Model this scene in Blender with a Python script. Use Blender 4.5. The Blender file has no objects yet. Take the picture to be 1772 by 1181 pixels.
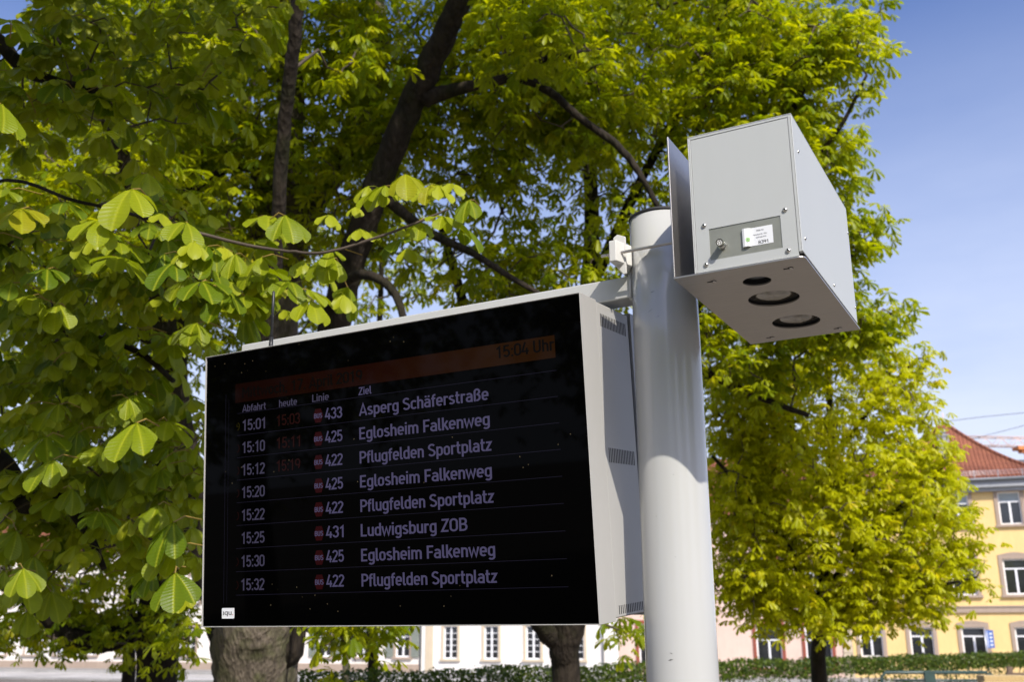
import bpy, bmesh, math, random
import numpy as np
from mathutils import Vector, Matrix
scene = bpy.context.scene
col = scene.collection
R = math.radians

# ---------------------------------------------------------------- camera, sky, sun, exposure
CAM = np.array([0.0, 0.0, 2.3])
AX = np.array([0.999997815, 0.000581110, -0.00200795])
AU = np.array([0.00209035, -0.2779955, 0.9605801])
AF = np.array([0.0, 0.9605822, 0.2779961])
FPX = 1747.4
cd = bpy.data.cameras.new('camera'); cam = bpy.data.objects.new('camera', cd); col.objects.link(cam)
cam.matrix_world = Matrix(((AX[0], AU[0], -AF[0], CAM[0]), (AX[1], AU[1], -AF[1], CAM[1]), (AX[2], AU[2], -AF[2], CAM[2]), (0, 0, 0, 1)))
cd.sensor_width = 36; cd.lens = FPX / 1772 * 36
cd.clip_start = 0.05; cd.clip_end = 3000
cd.dof.use_dof = True; cd.dof.focus_distance = 2.1; cd.dof.aperture_fstop = 6.3; cd.dof.aperture_blades = 9
scene.camera = cam

TH = 0.50234
E1 = np.array([math.cos(TH), -math.sin(TH), 0.0]); NB = np.array([math.sin(TH), math.cos(TH), 0.0])
sunv = 0.84 * E1 - 0.69 * NB + np.array([0, 0, 1.0]); sunv /= np.linalg.norm(sunv)
SUN_EL = math.asin(sunv[2]); SUN_AZ = math.atan2(sunv[0], sunv[1])
world = bpy.data.worlds.new('World'); scene.world = world; world.use_nodes = True
nt = world.node_tree; nt.nodes.clear()
sky = nt.nodes.new('ShaderNodeTexSky'); sky.sky_type = 'NISHITA'; sky.sun_disc = False
sky.sun_elevation = SUN_EL; sky.sun_rotation = SUN_AZ; sky.altitude = 300; sky.air_density = 1.0; sky.dust_density = 3.5; sky.ozone_density = 2.5
bg = nt.nodes.new('ShaderNodeBackground'); bg.inputs[1].default_value = 0.12
out = nt.nodes.new('ShaderNodeOutputWorld')
tone = nt.nodes.new('ShaderNodeMix'); tone.data_type = 'RGBA'; tone.blend_type = 'MULTIPLY'; tone.inputs[0].default_value = 1.0
tone.inputs[7].default_value = (1.0, 1.10, 1.48, 1)
# thin high haze and soft low cloud
tcw = nt.nodes.new('ShaderNodeTexCoord'); sxw = nt.nodes.new('ShaderNodeSeparateXYZ'); nt.links.new(tcw.outputs['Generated'], sxw.inputs[0])
mpw = nt.nodes.new('ShaderNodeMapping'); mpw.inputs['Scale'].default_value = (2.2, 2.2, 7.0); nt.links.new(tcw.outputs['Generated'], mpw.inputs[0])
cn = nt.nodes.new('ShaderNodeTexNoise'); cn.inputs['Scale'].default_value = 1.6; cn.inputs['Detail'].default_value = 4; cn.inputs['Roughness'].default_value = 0.6; nt.links.new(mpw.outputs[0], cn.inputs['Vector'])
cr1 = nt.nodes.new('ShaderNodeMapRange'); cr1.inputs[1].default_value = -0.7; cr1.inputs[2].default_value = 1.3; nt.links.new(cn.outputs[0], cr1.inputs[0])
el1 = nt.nodes.new('ShaderNodeMapRange'); el1.inputs[1].default_value = 0.55; el1.inputs[2].default_value = 0.05; el1.inputs[3].default_value = 0.0; el1.inputs[4].default_value = 1.95; nt.links.new(sxw.outputs[2], el1.inputs[0])
cm = nt.nodes.new('ShaderNodeMath'); cm.operation = 'MULTIPLY'; nt.links.new(cr1.outputs[0], cm.inputs[0]); nt.links.new(el1.outputs[0], cm.inputs[1])
cl = nt.nodes.new('ShaderNodeMix'); cl.data_type = 'RGBA'; cl.inputs[7].default_value = (5.6, 6.2, 7.8, 1); nt.links.new(cm.outputs[0], cl.inputs[0])
nt.links.new(sky.outputs[0], tone.inputs[6]); nt.links.new(tone.outputs[2], cl.inputs[6]); nt.links.new(cl.outputs[2], bg.inputs[0]); nt.links.new(bg.outputs[0], out.inputs[0])
sl = bpy.data.lights.new('sun', 'SUN'); sl.energy = 4.6; sl.angle = R(0.53); sl.color = (1.0, 0.94, 0.84)
sun = bpy.data.objects.new('sun', sl); col.objects.link(sun)
sun.rotation_euler = Vector(sunv).to_track_quat('Z', 'Y').to_euler()
vs = scene.view_settings
vs.view_transform = 'Standard'; vs.look = 'None'; vs.exposure = 0.26; vs.gamma = 1.0; vs.use_curve_mapping = False
scene.render.engine = 'CYCLES'
scene.cycles.max_bounces = 8; scene.cycles.diffuse_bounces = 4; scene.cycles.transparent_max_bounces = 8

def W(px, py, d):
    """point at forward distance d on the sight line through a pixel of the 1772 px wide photograph"""
    return CAM + (AF + AX * (px - 886) / FPX + AU * (590.5 - py) / FPX) * d

# ---------------------------------------------------------------- materials
def new_mat(name):
    m = bpy.data.materials.new(name); m.use_nodes = True
    return m, m.node_tree, m.node_tree.nodes['Principled BSDF']
def noise(t, scale, detail=4, rough=0.6, coord=None, vec_scale=None):
    n = t.nodes.new('ShaderNodeTexNoise'); n.inputs['Scale'].default_value = scale
    n.inputs['Detail'].default_value = detail; n.inputs['Roughness'].default_value = rough
    tc = t.nodes.new('ShaderNodeTexCoord'); src = tc.outputs[coord or 'Object']
    if vec_scale:
        mp = t.nodes.new('ShaderNodeMapping'); mp.inputs['Scale'].default_value = vec_scale
        t.links.new(src, mp.inputs[0]); src = mp.outputs[0]
    t.links.new(src, n.inputs['Vector'])
    return n
def ramp(t, fac, stops):
    r = t.nodes.new('ShaderNodeValToRGB'); e = r.color_ramp.elements
    while len(e) < len(stops): e.new(0.5)
    for i, (p, c) in enumerate(stops):
        e[i].position = p; e[i].color = (*c, 1)
    t.links.new(fac, r.inputs[0]); return r
def bump(t, bsdf, h, strength, dist=0.01):
    b = t.nodes.new('ShaderNodeBump'); b.inputs['Strength'].default_value = strength; b.inputs['Distance'].default_value = dist
    t.links.new(h, b.inputs['Height']); t.links.new(b.outputs[0], bsdf.inputs['Normal']); return b
def simple(name, c, rough=0.6, metal=0.0, spec=0.5, var=0.12, scale=6.0, bmp=0.0, bscale=200.0, bdist=0.001, coat=0.0, vec_scale=None):
    m, t, b = new_mat(name)
    n = noise(t, scale, 5, 0.65, vec_scale=vec_scale)
    lo = tuple(x * (1 - var) for x in c); hi = tuple(min(1, x * (1 + var)) for x in c)
    r = ramp(t, n.outputs[0], [(0.3, lo), (0.7, hi)])
    t.links.new(r.outputs[0], b.inputs['Base Color'])
    b.inputs['Roughness'].default_value = rough; b.inputs['Metallic'].default_value = metal
    b.inputs['Specular IOR Level'].default_value = spec; b.inputs['Coat Weight'].default_value = coat
    if bmp:
        n2 = noise(t, bscale, 3, 0.6, vec_scale=vec_scale); bump(t, b, n2.outputs[0], bmp, bdist)
    return m
def emissive(name, c, s=1.0, rough=0.08):
    m, t, b = new_mat(name)
    b.inputs['Base Color'].default_value = (0.002, 0.002, 0.002, 1); b.inputs['Roughness'].default_value = rough
    b.inputs['Emission Color'].default_value = (*c, 1); b.inputs['Emission Strength'].default_value = s
    b.inputs['Specular IOR Level'].default_value = 0.05
    return m

def paint(name, c, rough, bmp, spec=0.5, coat=0.0, lo=0.955):
    """powder coat: fine orange peel, faint smudges and sparse dirt specks"""
    m, t, b = new_mat(name)
    n = noise(t, 9, 6, 0.7, vec_scale=(1, 1, .25)); r = ramp(t, n.outputs[0], [(0.3, tuple(x * lo for x in c)), (0.72, c)])
    v = noise(t, 130, 2, 0.5); sp = ramp(t, v.outputs[0], [(0.0, (0.55, 0.5, 0.44)), (0.19, (1, 1, 1))])
    mx = t.nodes.new('ShaderNodeMix'); mx.data_type = 'RGBA'; mx.blend_type = 'MULTIPLY'; mx.inputs[0].default_value = 1
    t.links.new(r.outputs[0], mx.inputs[6]); t.links.new(sp.outputs[0], mx.inputs[7]); t.links.new(mx.outputs[2], b.inputs['Base Color'])
    rr = t.nodes.new('ShaderNodeMapRange'); rr.inputs[3].default_value = rough - 0.05; rr.inputs[4].default_value = rough + 0.09
    t.links.new(n.outputs[0], rr.inputs[0]); t.links.new(rr.outputs[0], b.inputs['Roughness'])
    b.inputs['Specular IOR Level'].default_value = spec; b.inputs['Coat Weight'].default_value = coat; b.inputs['Coat Roughness'].default_value = 0.12
    n2 = noise(t, 900, 2, 0.5); bump(t, b, n2.outputs[0], bmp, 0.0004)
    return m
M = {}
M['box_paint'] = paint('light_grey_paint', (0.455, 0.47, 0.455), 0.42, 0.25)
M['board_paint'] = paint('warm_grey_paint', (0.41, 0.40, 0.375), 0.48, 0.3)
M['pole_paint'] = paint('pole_paint', (0.475, 0.475, 0.455), 0.22, 0.06, 0.5, 0.6, 0.955)
M['plate_paint'] = paint('dark_grey_paint', (0.30, 0.31, 0.33), 0.35, 0.2)
M['black_plastic'] = simple('black_plastic', (0.012, 0.012, 0.013), 0.45, bmp=0.2)
M['black_rubber'] = simple('black_rubber', (0.02, 0.02, 0.021), 0.7)
M['hole_shade'] = simple('hole_shade', (0.01, 0.01, 0.01), 0.9)  # near-black pieces stand in for shade inside slots and holes
M['scuff'] = simple('scuff', (0.16, 0.155, 0.15), 0.6)
M['white_cast'] = paint('white_casting', (0.60, 0.59, 0.55), 0.4, 0.3)
M['sticker'] = simple('sticker_paper', (0.74, 0.75, 0.76), 0.35, var=0.03)
M['green_dot'] = simple('green_dot', (0.42, 0.72, 0.28), 0.45, var=0.03)
M['ink'] = simple('black_ink', (0.03, 0.03, 0.035), 0.5)
M['ink_grey'] = simple('grey_ink', (0.22, 0.22, 0.23), 0.5)
M['ink_red'] = simple('red_ink', (0.5, 0.03, 0.03), 0.5)
def steel(name, c, rough, streak):
    m, t, b = new_mat(name)
    n = noise(t, 14, 8, 0.75, vec_scale=streak); r = ramp(t, n.outputs[0], [(0.25, tuple(x * 0.82 for x in c)), (0.75, c)])
    n3 = noise(t, 5, 3, 0.5); rr = t.nodes.new('ShaderNodeMapRange'); rr.inputs[3].default_value = rough - 0.06; rr.inputs[4].default_value = rough + 0.12
    t.links.new(n3.outputs[0], rr.inputs[0]); t.links.new(rr.outputs[0], b.inputs['Roughness'])
    t.links.new(r.outputs[0], b.inputs['Base Color']); b.inputs['Metallic'].default_value = 1.0
    n2 = noise(t, 60, 4, 0.7, vec_scale=streak); bump(t, b, n2.outputs[0], 0.08, 0.001)
    return m
M['steel'] = steel('stainless_steel', (0.60, 0.56, 0.52), 0.38, (1, 12, 12))
M['inset_steel'] = simple('dull_zinc_plate', (0.27, 0.275, 0.235), 0.4, 0.35, var=.08, scale=30)
M['bright_steel'] = steel('bright_steel', (0.7, 0.68, 0.64), 0.2, (1, 1, 1))

def glass_mat():
    m, t, b = new_mat('screen_glass')
    tc = t.nodes.new('ShaderNodeTexCoord'); v = t.nodes.new('ShaderNodeTexVoronoi'); v.inputs['Scale'].default_value = 38
    t.links.new(tc.outputs['Object'], v.inputs['Vector'])
    n = noise(t, 11, 3, 0.7)
    sp = t.nodes.new('ShaderNodeMath'); sp.operation = 'LESS_THAN'; sp.inputs[1].default_value = 0.055
    t.links.new(v.outputs['Distance'], sp.inputs[0])
    g = t.nodes.new('ShaderNodeMath'); g.operation = 'GREATER_THAN'; g.inputs[1].default_value = 0.60; t.links.new(v.outputs['Color'], g.inputs[0])
    mu = t.nodes.new('ShaderNodeMath'); mu.operation = 'MULTIPLY'; t.links.new(sp.outputs[0], mu.inputs[0]); t.links.new(g.outputs[0], mu.inputs[1])
    mx = t.nodes.new('ShaderNodeMix'); mx.data_type = 'RGBA'
    mx.inputs[6].default_value = (0.0006, 0.0006, 0.0006, 1); mx.inputs[7].default_value = (0.07, 0.055, 0.03, 1)
    t.links.new(mu.outputs[0], mx.inputs[0]); t.links.new(mx.outputs[2], b.inputs['Base Color'])
    b.inputs['Roughness'].default_value = 0.03; b.inputs['Specular IOR Level'].default_value = 0.035
    return m
M['glass'] = glass_mat()
M['lcd_text'] = emissive('lcd_text', (0.054, 0.048, 0.098))
M['lcd_text_dim'] = emissive('lcd_text_dim', (0.038, 0.034, 0.060))
M['lcd_red_text'] = emissive('lcd_red_text', (0.010, 0.001, 0.0005))
M['lcd_bus'] = emissive('lcd_bus_red', (0.016, 0.0003, 0.001))
M['lcd_dark'] = emissive('lcd_dark_text', (0.0004, 0.0002, 0.0002))
M['lcd_line'] = emissive('lcd_line', (0.008, 0.007, 0.015))
M['lcd_yellow'] = emissive('lcd_yellow', (0.02, 0.016, 0.0005))
def bar_mat():
    m, t, b = new_mat('lcd_header_bar')
    b.inputs['Base Color'].default_value = (0.002, 0.001, 0.001, 1); b.inputs['Roughness'].default_value = 0.05
    b.inputs['Specular IOR Level'].default_value = 0.05
    tc = t.nodes.new('ShaderNodeTexCoord'); sx = t.nodes.new('ShaderNodeSeparateXYZ'); t.links.new(tc.outputs['Object'], sx.inputs[0])
    n = noise(t, 9, 3, 0.6); mr = t.nodes.new('ShaderNodeMapRange'); mr.inputs[1].default_value = -.45; mr.inputs[2].default_value = .47; t.links.new(sx.outputs[0], mr.inputs[0])
    ad = t.nodes.new('ShaderNodeMath'); ad.operation = 'MULTIPLY_ADD'; ad.inputs[1].default_value = .35; t.links.new(n.outputs[0], ad.inputs[0]); t.links.new(mr.outputs[0], ad.inputs[2])
    r = ramp(t, ad.outputs[0], [(0.15, (0.0035, 0.0006, 0.0002)), (0.7, (0.0075, 0.0012, 0.0002)), (1.0, (0.013, 0.0044, 0.0004))])
    t.links.new(r.outputs[0], b.inputs['Emission Color']); b.inputs['Emission Strength'].default_value = 1.0
    return m
M['lcd_bar'] = bar_mat()
M['lens_glass'] = simple('sensor_lens', (0.33, 0.30, 0.25), 0.12, spec=0.8, var=0.25, scale=40, vec_scale=(1, 6, 1))

def bark(name, c1, c2, s=1.0):
    m, t, b = new_mat(name)
    n = noise(t, 7 * s, 8, 0.7, vec_scale=(1, 1, 0.3)); n2 = noise(t, 2.2 * s, 4, 0.6)
    r = ramp(t, n.outputs[0], [(0.3, c1), (0.62, c2), (0.8, tuple(x * 1.4 for x in c2))])
    mo = ramp(t, n2.outputs[0], [(0.45, (1, 1, 1)), (0.68, (0.62, 0.78, 0.45))])
    mx = t.nodes.new('ShaderNodeMix'); mx.data_type = 'RGBA'; mx.blend_type = 'MULTIPLY'; mx.inputs[0].default_value = 1
    t.links.new(r.outputs[0], mx.inputs[6]); t.links.new(mo.outputs[0], mx.inputs[7]); t.links.new(mx.outputs[2], b.inputs['Base Color'])
    b.inputs['Roughness'].default_value = 0.9; b.inputs['Specular IOR Level'].default_value = 0.2
    v = t.nodes.new('ShaderNodeTexVoronoi'); v.inputs['Scale'].default_value = 16 * s
    tc = t.nodes.new('ShaderNodeTexCoord'); mp = t.nodes.new('ShaderNodeMapping'); mp.inputs['Scale'].default_value = (1, 1, 0.3)
    t.links.new(tc.outputs['Object'], mp.inputs[0]); t.links.new(mp.outputs[0], v.inputs['Vector'])
    ad = t.nodes.new('ShaderNodeMath'); ad.operation = 'MULTIPLY_ADD'; ad.inputs[1].default_value = 0.6
    t.links.new(v.outputs['Distance'], ad.inputs[0]); t.links.new(n.outputs[0], ad.inputs[2])
    bump(t, b, ad.outputs[0], 0.9, 0.03)
    return m
M['bark'] = bark('bark', (0.012, 0.009, 0.007), (0.042, 0.032, 0.023), 1.8)  # base colour darkened to stand in for crown shade on the limbs
M['bark_pale'] = bark('bark_pale', (0.05, 0.04, 0.03), (0.19, 0.155, 0.118), 2.4)
M['twig'] = simple('twig_bark', (0.075, 0.055, 0.04), 0.85, var=0.3, scale=3)
M['petiole'] = simple('petiole', (0.30, 0.20, 0.04), 0.6, var=0.2)

def leaf_mat(name, dark, light, tr_dark, tr_light, trans=0.42, veins=True):
    m, t, b = new_mat(name)
    at = t.nodes.new('ShaderNodeAttribute'); at.attribute_name = 'tint'
    oi = t.nodes.new('ShaderNodeObjectInfo')
    ad = t.nodes.new('ShaderNodeMath'); ad.operation = 'ADD'; t.links.new(at.outputs['Fac'], ad.inputs[0]); t.links.new(oi.outputs['Random'], ad.inputs[1])
    fr = t.nodes.new('ShaderNodeMath'); fr.operation = 'FRACT'; t.links.new(ad.outputs[0], fr.inputs[0])
    r1 = ramp(t, fr.outputs[0], [(0.0, dark), (0.93, light), (1.0, (light[0] * 1.15, light[1] * 0.85, light[2]))])
    r2 = ramp(t, fr.outputs[0], [(0.0, tr_dark), (1.0, tr_light)])
    if veins:
        uv = t.nodes.new('ShaderNodeUVMap'); uv.uv_map = 'UVMap'
        sx = t.nodes.new('ShaderNodeSeparateXYZ'); t.links.new(uv.outputs[0], sx.inputs[0])
        av = t.nodes.new('ShaderNodeMath'); av.operation = 'ABSOLUTE'; t.links.new(sx.outputs[1], av.inputs[0])
        # side veins: ribs that run forward from the midrib
        ph = t.nodes.new('ShaderNodeMath'); ph.operation = 'MULTIPLY_ADD'; ph.inputs[1].default_value = -0.22
        t.links.new(av.outputs[0], ph.inputs[0]); t.links.new(sx.outputs[0], ph.inputs[2])
        fq = t.nodes.new('ShaderNodeMath'); fq.operation = 'MULTIPLY'; fq.inputs[1].default_value = 82.0; t.links.new(ph.outputs[0], fq.inputs[0])
        sn = t.nodes.new('ShaderNodeMath'); sn.operation = 'SINE'; t.links.new(fq.outputs[0], sn.inputs[0])
        mr = ramp(t, av.outputs[0], [(0.0, (1, 1, 1)), (0.07, (0, 0, 0))])
        sm = t.nodes.new('ShaderNodeMath'); sm.operation = 'MULTIPLY_ADD'; sm.inputs[1].default_value = 0.35
        t.links.new(sn.outputs[0], sm.inputs[0]); t.links.new(mr.outputs[0], sm.inputs[2])
        bp = bump(t, b, sm.outputs[0], 0.55, 0.002)
        mx = t.nodes.new('ShaderNodeMix'); mx.data_type = 'RGBA'; t.links.new(r1.outputs[0], mx.inputs[6])
        mx.inputs[7].default_value = (light[0] * 1.5, light[1] * 1.35, light[2] * 2.5, 1)
        mf = t.nodes.new('ShaderNodeMath'); mf.operation = 'MULTIPLY'; mf.inputs[1].default_value = 0.75; t.links.new(mr.outputs[0], mf.inputs[0])
        t.links.new(mf.outputs[0], mx.inputs[0]); t.links.new(mx.outputs[2], b.inputs['Base Color'])
    else:
        t.links.new(r1.outputs[0], b.inputs['Base Color'])
    b.inputs['Roughness'].default_value = 0.42; b.inputs['Specular IOR Level'].default_value = 0.32
    tb = t.nodes.new('ShaderNodeBsdfTranslucent'); t.links.new(r2.outputs[0], tb.inputs[0])
    ms = t.nodes.new('ShaderNodeMixShader'); ms.inputs[0].default_value = trans
    t.links.new(b.outputs[0], ms.inputs[1]); t.links.new(tb.outputs[0], ms.inputs[2])
    t.links.new(ms.outputs[0], t.nodes['Material Output'].inputs[0])
    return m
M['leaf_near'] = leaf_mat('leaf_near', (0.085, 0.142, 0.003), (0.275, 0.325, 0.009), (0.20, 0.30, 0.002), (0.50, 0.56, 0.004))
M['leaf_far'] = leaf_mat('leaf_far', (0.112, 0.172, 0.003), (0.33, 0.365, 0.004), (0.34, 0.43, 0.002), (0.72, 0.72, 0.003), trans=.5, veins=False)
M['leaf_young'] = leaf_mat('leaf_young', (0.31, 0.345, 0.004), (0.50, 0.49, 0.006), (0.68, 0.70, 0.003), (0.88, 0.86, 0.005), trans=.5, veins=False)
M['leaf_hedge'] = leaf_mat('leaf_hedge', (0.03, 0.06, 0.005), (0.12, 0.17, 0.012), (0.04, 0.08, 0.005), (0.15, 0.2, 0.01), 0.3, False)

def plaster(name, c, bmp=0.25):
    m, t, b = new_mat(name)
    n = noise(t, 0.5, 5, 0.6); n1 = noise(t, 5, 6, 0.7, vec_scale=(1, 1, 0.25))
    ad = t.nodes.new('ShaderNodeMath'); ad.operation = 'ADD'; t.links.new(n.outputs[0], ad.inputs[0]); t.links.new(n1.outputs[0], ad.inputs[1])
    hf = t.nodes.new('ShaderNodeMath'); hf.operation = 'MULTIPLY'; hf.inputs[1].default_value = 0.5; t.links.new(ad.outputs[0], hf.inputs[0])
    r = ramp(t, hf.outputs[0], [(0.35, tuple(x * 0.86 for x in c)), (0.6, c)])
    t.links.new(r.outputs[0], b.inputs['Base Color']); b.inputs['Roughness'].default_value = 0.92; b.inputs['Specular IOR Level'].default_value = 0.2
    n2 = noise(t, 30, 4, 0.7); bump(t, b, n2.outputs[0], bmp, 0.02)
    return m
M['yellow_wall'] = plaster('yellow_render', (0.80, 0.57, 0.25))
M['pink_wall'] = plaster('pink_render', (0.74, 0.54, 0.44))
M['white_wall'] = plaster('white_render', (0.84, 0.80, 0.74))
M['cream_wall'] = plaster('cream_render', (0.82, 0.76, 0.68))
M['far_white'] = plaster('far_white_render', (0.82, 0.82, 0.83))
M['stone_trim'] = plaster('sandstone_trim', (0.40, 0.31, 0.24))
M['beige_stone'] = plaster('beige_stone', (0.60, 0.50, 0.36))
M['red_trim'] = plaster('red_brown_trim', (0.30, 0.09, 0.06))
M['white_frame'] = simple('white_window_frame', (0.80, 0.80, 0.80), 0.4, var=0.04)
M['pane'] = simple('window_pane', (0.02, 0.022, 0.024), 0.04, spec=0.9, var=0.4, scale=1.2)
M['pane_blind'] = simple('pane_with_blind', (0.33, 0.37, 0.36), 0.3, var=0.1)
M['shutter'] = simple('grey_green_shutter', (0.22, 0.24, 0.20), 0.6)
M['grey_metal'] = simple('zinc_gutter', (0.13, 0.14, 0.15), 0.5, metal=0.3)
M['cornice'] = plaster('grey_cornice', (0.36, 0.37, 0.38))
M['crane_orange'] = simple('crane_orange', (0.62, 0.20, 0.05), 0.5)
M['crane_pale'] = simple('crane_pale', (0.66, 0.50, 0.45), 0.5)
M['rail_green'] = simple('dark_green_metal', (0.035, 0.065, 0.055), 0.4, var=0.25)
M['old_wood'] = simple('pale_wood', (0.42, 0.30, 0.13), 0.7, var=0.25, scale=9, vec_scale=(8, 1, 1))
M['brown_wood'] = simple('brown_wood', (0.15, 0.10, 0.065), 0.75, var=0.3, scale=9)
M['sign_blue'] = simple('sign_blue', (0.06, 0.14, 0.42), 0.4, var=0.05)
M['sign_white'] = simple('sign_white', (0.78, 0.78, 0.78), 0.4, var=0.03)
M['galv'] = simple('galvanised_metal', (0.5, 0.51, 0.52), 0.35, metal=0.8)
M['wire'] = simple('wire', (0.10, 0.10, 0.11), 0.6)
def roof_mat():
    m, t, b = new_mat('clay_tiles')
    n = noise(t, 1.1, 5, 0.7); n2 = noise(t, 14, 3, 0.6)
    ad = t.nodes.new('ShaderNodeMath'); ad.operation = 'MULTIPLY_ADD'; ad.inputs[1].default_value = 0.5
    t.links.new(n2.outputs[0], ad.inputs[0]); t.links.new(n.outputs[0], ad.inputs[2])
    r = ramp(t, ad.outputs[0], [(0.5, (0.16, 0.050, 0.026)), (0.95, (0.30, 0.105, 0.052))])
    t.links.new(r.outputs[0], b.inputs['Base Color']); b.inputs['Roughness'].default_value = 0.8
    w = t.nodes.new('ShaderNodeTexWave'); w.bands_direction = 'X'; w.inputs['Scale'].default_value = 1.6
    tc = t.nodes.new('ShaderNodeTexCoord'); t.links.new(tc.outputs['Object'], w.inputs['Vector']); bump(t, b, w.outputs['Fac'], 0.6, 0.05)
    return m
M['roof'] = roof_mat()
def ground_mat(name, c, s, b_=0.4):
    m, t, b = new_mat(name)
    n = noise(t, s, 8, 0.75); n2 = noise(t, 0.35, 4, 0.6); ad = t.nodes.new('ShaderNodeMath'); ad.operation = 'MULTIPLY'
    t.links.new(n.outputs[0], ad.inputs[0]); t.links.new(n2.outputs[0], ad.inputs[1])
    r = ramp(t, ad.outputs[0], [(0.14, tuple(x * 0.7 for x in c)), (0.36, tuple(x * 1.2 for x in c))])
    t.links.new(r.outputs[0], b.inputs['Base Color']); b.inputs['Roughness'].default_value = 0.95
    bump(t, b, n.outputs[0], b_, 0.02); return m
M['gravel'] = ground_mat('park_gravel', (0.15, 0.13, 0.105), 18)
M['asphalt'] = ground_mat('pale_paving', (0.42, 0.40, 0.37), 20)
M['paving'] = ground_mat('pavement_stone', (0.27, 0.255, 0.235), 12)
M['kerb'] = ground_mat('kerb_stone', (0.32, 0.31, 0.29), 20)
M['lawn'] = ground_mat('lawn', (0.05, 0.085, 0.02), 25, 1.0)
M['marking'] = simple('road_paint', (0.72, 0.72, 0.70), 0.7)

# ---------------------------------------------------------------- mesh helpers
class MB:
    def __init__(s): s.v = []; s.f = []; s.smooth = []
    def add(s, vs_, fs, smooth=False):
        o = len(s.v); s.v += [tuple(map(float, p)) for p in vs_]
        s.f += [tuple(i + o for i in f) for f in fs]; s.smooth += [smooth] * len(fs); return s
    def box(s, x0, x1, y0, y1, z0, z1):
        return s.add([(x0, y0, z0), (x1, y0, z0), (x1, y1, z0), (x0, y1, z0), (x0, y0, z1), (x1, y0, z1), (x1, y1, z1), (x0, y1, z1)],
                     [(0, 3, 2, 1), (4, 5, 6, 7), (0, 1, 5, 4), (1, 2, 6, 5), (2, 3, 7, 6), (3, 0, 4, 7)])
    def prism(s, poly, z0, z1, axis=2, smooth=False):
        n = len(poly)
        def P(a, b, c): return ((a, b, c) if axis == 2 else (a, c, b) if axis == 1 else (c, a, b))
        vs_ = [P(a, b, z0) for a, b in poly] + [P(a, b, z1) for a, b in poly]
        s.add(vs_, [tuple(range(n - 1, -1, -1)), tuple(range(n, 2 * n))]); o = len(s.v) - 2 * n
        for i in range(n):
            s.f.append((o + i, o + (i + 1) % n, o + n + (i + 1) % n, o + n + i)); s.smooth.append(smooth)
        return s
    def tube(s, pts, rad, n=8, caps=True, smooth=True, wob=0.0, rng=None):
        pts = [np.asarray(p, float) for p in pts]; m = len(pts); o = len(s.v)
        if not hasattr(rad, '__len__'): rad = [rad] * m
        T = [pts[min(i + 1, m - 1)] - pts[max(i - 1, 0)] for i in range(m)]
        t0 = T[0] / (np.linalg.norm(T[0]) + 1e-9); ref = np.array([0, 0, 1.0]) if abs(t0[2]) < 0.9 else np.array([1.0, 0, 0])
        a = np.cross(ref, t0); a /= np.linalg.norm(a)
        for i in range(m):
            t = T[i] / (np.linalg.norm(T[i]) + 1e-9); a = a - t * (a @ t); a /= np.linalg.norm(a) + 1e-9; b = np.cross(t, a)
            for k in range(n):
                w = 2 * math.pi * k / n; r = rad[i] * (1 + (wob * (rng.random() * 2 - 1) if wob else 0))
                s.v.append(tuple(pts[i] + (a * math.cos(w) + b * math.sin(w)) * r))
        for i in range(m - 1):
            for k in range(n):
                s.f.append((o + i * n + k, o + i * n + (k + 1) % n, o + (i + 1) * n + (k + 1) % n, o + (i + 1) * n + k)); s.smooth.append(smooth)
        if caps and n > 2:
            s.f.append(tuple(o + k for k in range(n - 1, -1, -1))); s.smooth.append(False)
            s.f.append(tuple(o + (m - 1) * n + k for k in range(n))); s.smooth.append(False)
        return s
    def cyl(s, p0, p1, r, n=24, smooth=True): return s.tube([p0, p1], [r, r], n, True, smooth)
    def mesh(s, name, mat):
        me = bpy.data.meshes.new(name); me.from_pydata(s.v, [], s.f); me.polygons.foreach_set('use_smooth', s.smooth)
        if mat: me.materials.append(mat)
        me.update(); return me
    def build(s, name, mat, parent=None, off=None, bevel=0, segs=2):
        if off is not None: s.v = [(x - off[0], y - off[1], z - off[2]) for x, y, z in s.v]
        o = bpy.data.objects.new(name, s.mesh(name, mat)); col.objects.link(o); o.parent = parent
        if bevel:
            b = o.modifiers.new('bevel', 'BEVEL'); b.width = bevel; b.segments = segs; b.limit_method = 'ANGLE'; b.angle_limit = R(40)
            b.harden_normals = True
        return o
def thing(name, label, cat, loc=(0, 0, 0), rz=0.0, group=None):
    o = bpy.data.objects.new(name, None); col.objects.link(o); o.empty_display_size = 0.2
    o.location = loc; o.rotation_euler = (0, 0, rz); o['label'] = label; o['category'] = cat
    if group: o['group'] = group
    return o
def tag(o, label, cat, group=None):
    o['label'] = label; o['category'] = cat
    if group: o['group'] = group
    return o
def struct(o, k='structure'): o['kind'] = k; return o
def share(src, parent, loc=None, rot=None):
    c = src.copy(); col.objects.link(c); c.parent = parent
    if loc is not None: c.location = loc
    if rot is not None: c.rotation_euler = rot
    return c

# ---------------------------------------------------------------- ground, road, pavement
g = MB(); N = 40
g.add([(-1500, -1500, 0), (1500, -1500, 0), (1500, 1500, 0), (-1500, 1500, 0)], [(0, 1, 2, 3)])
struct(g.build('ground', M['gravel']))
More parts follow.
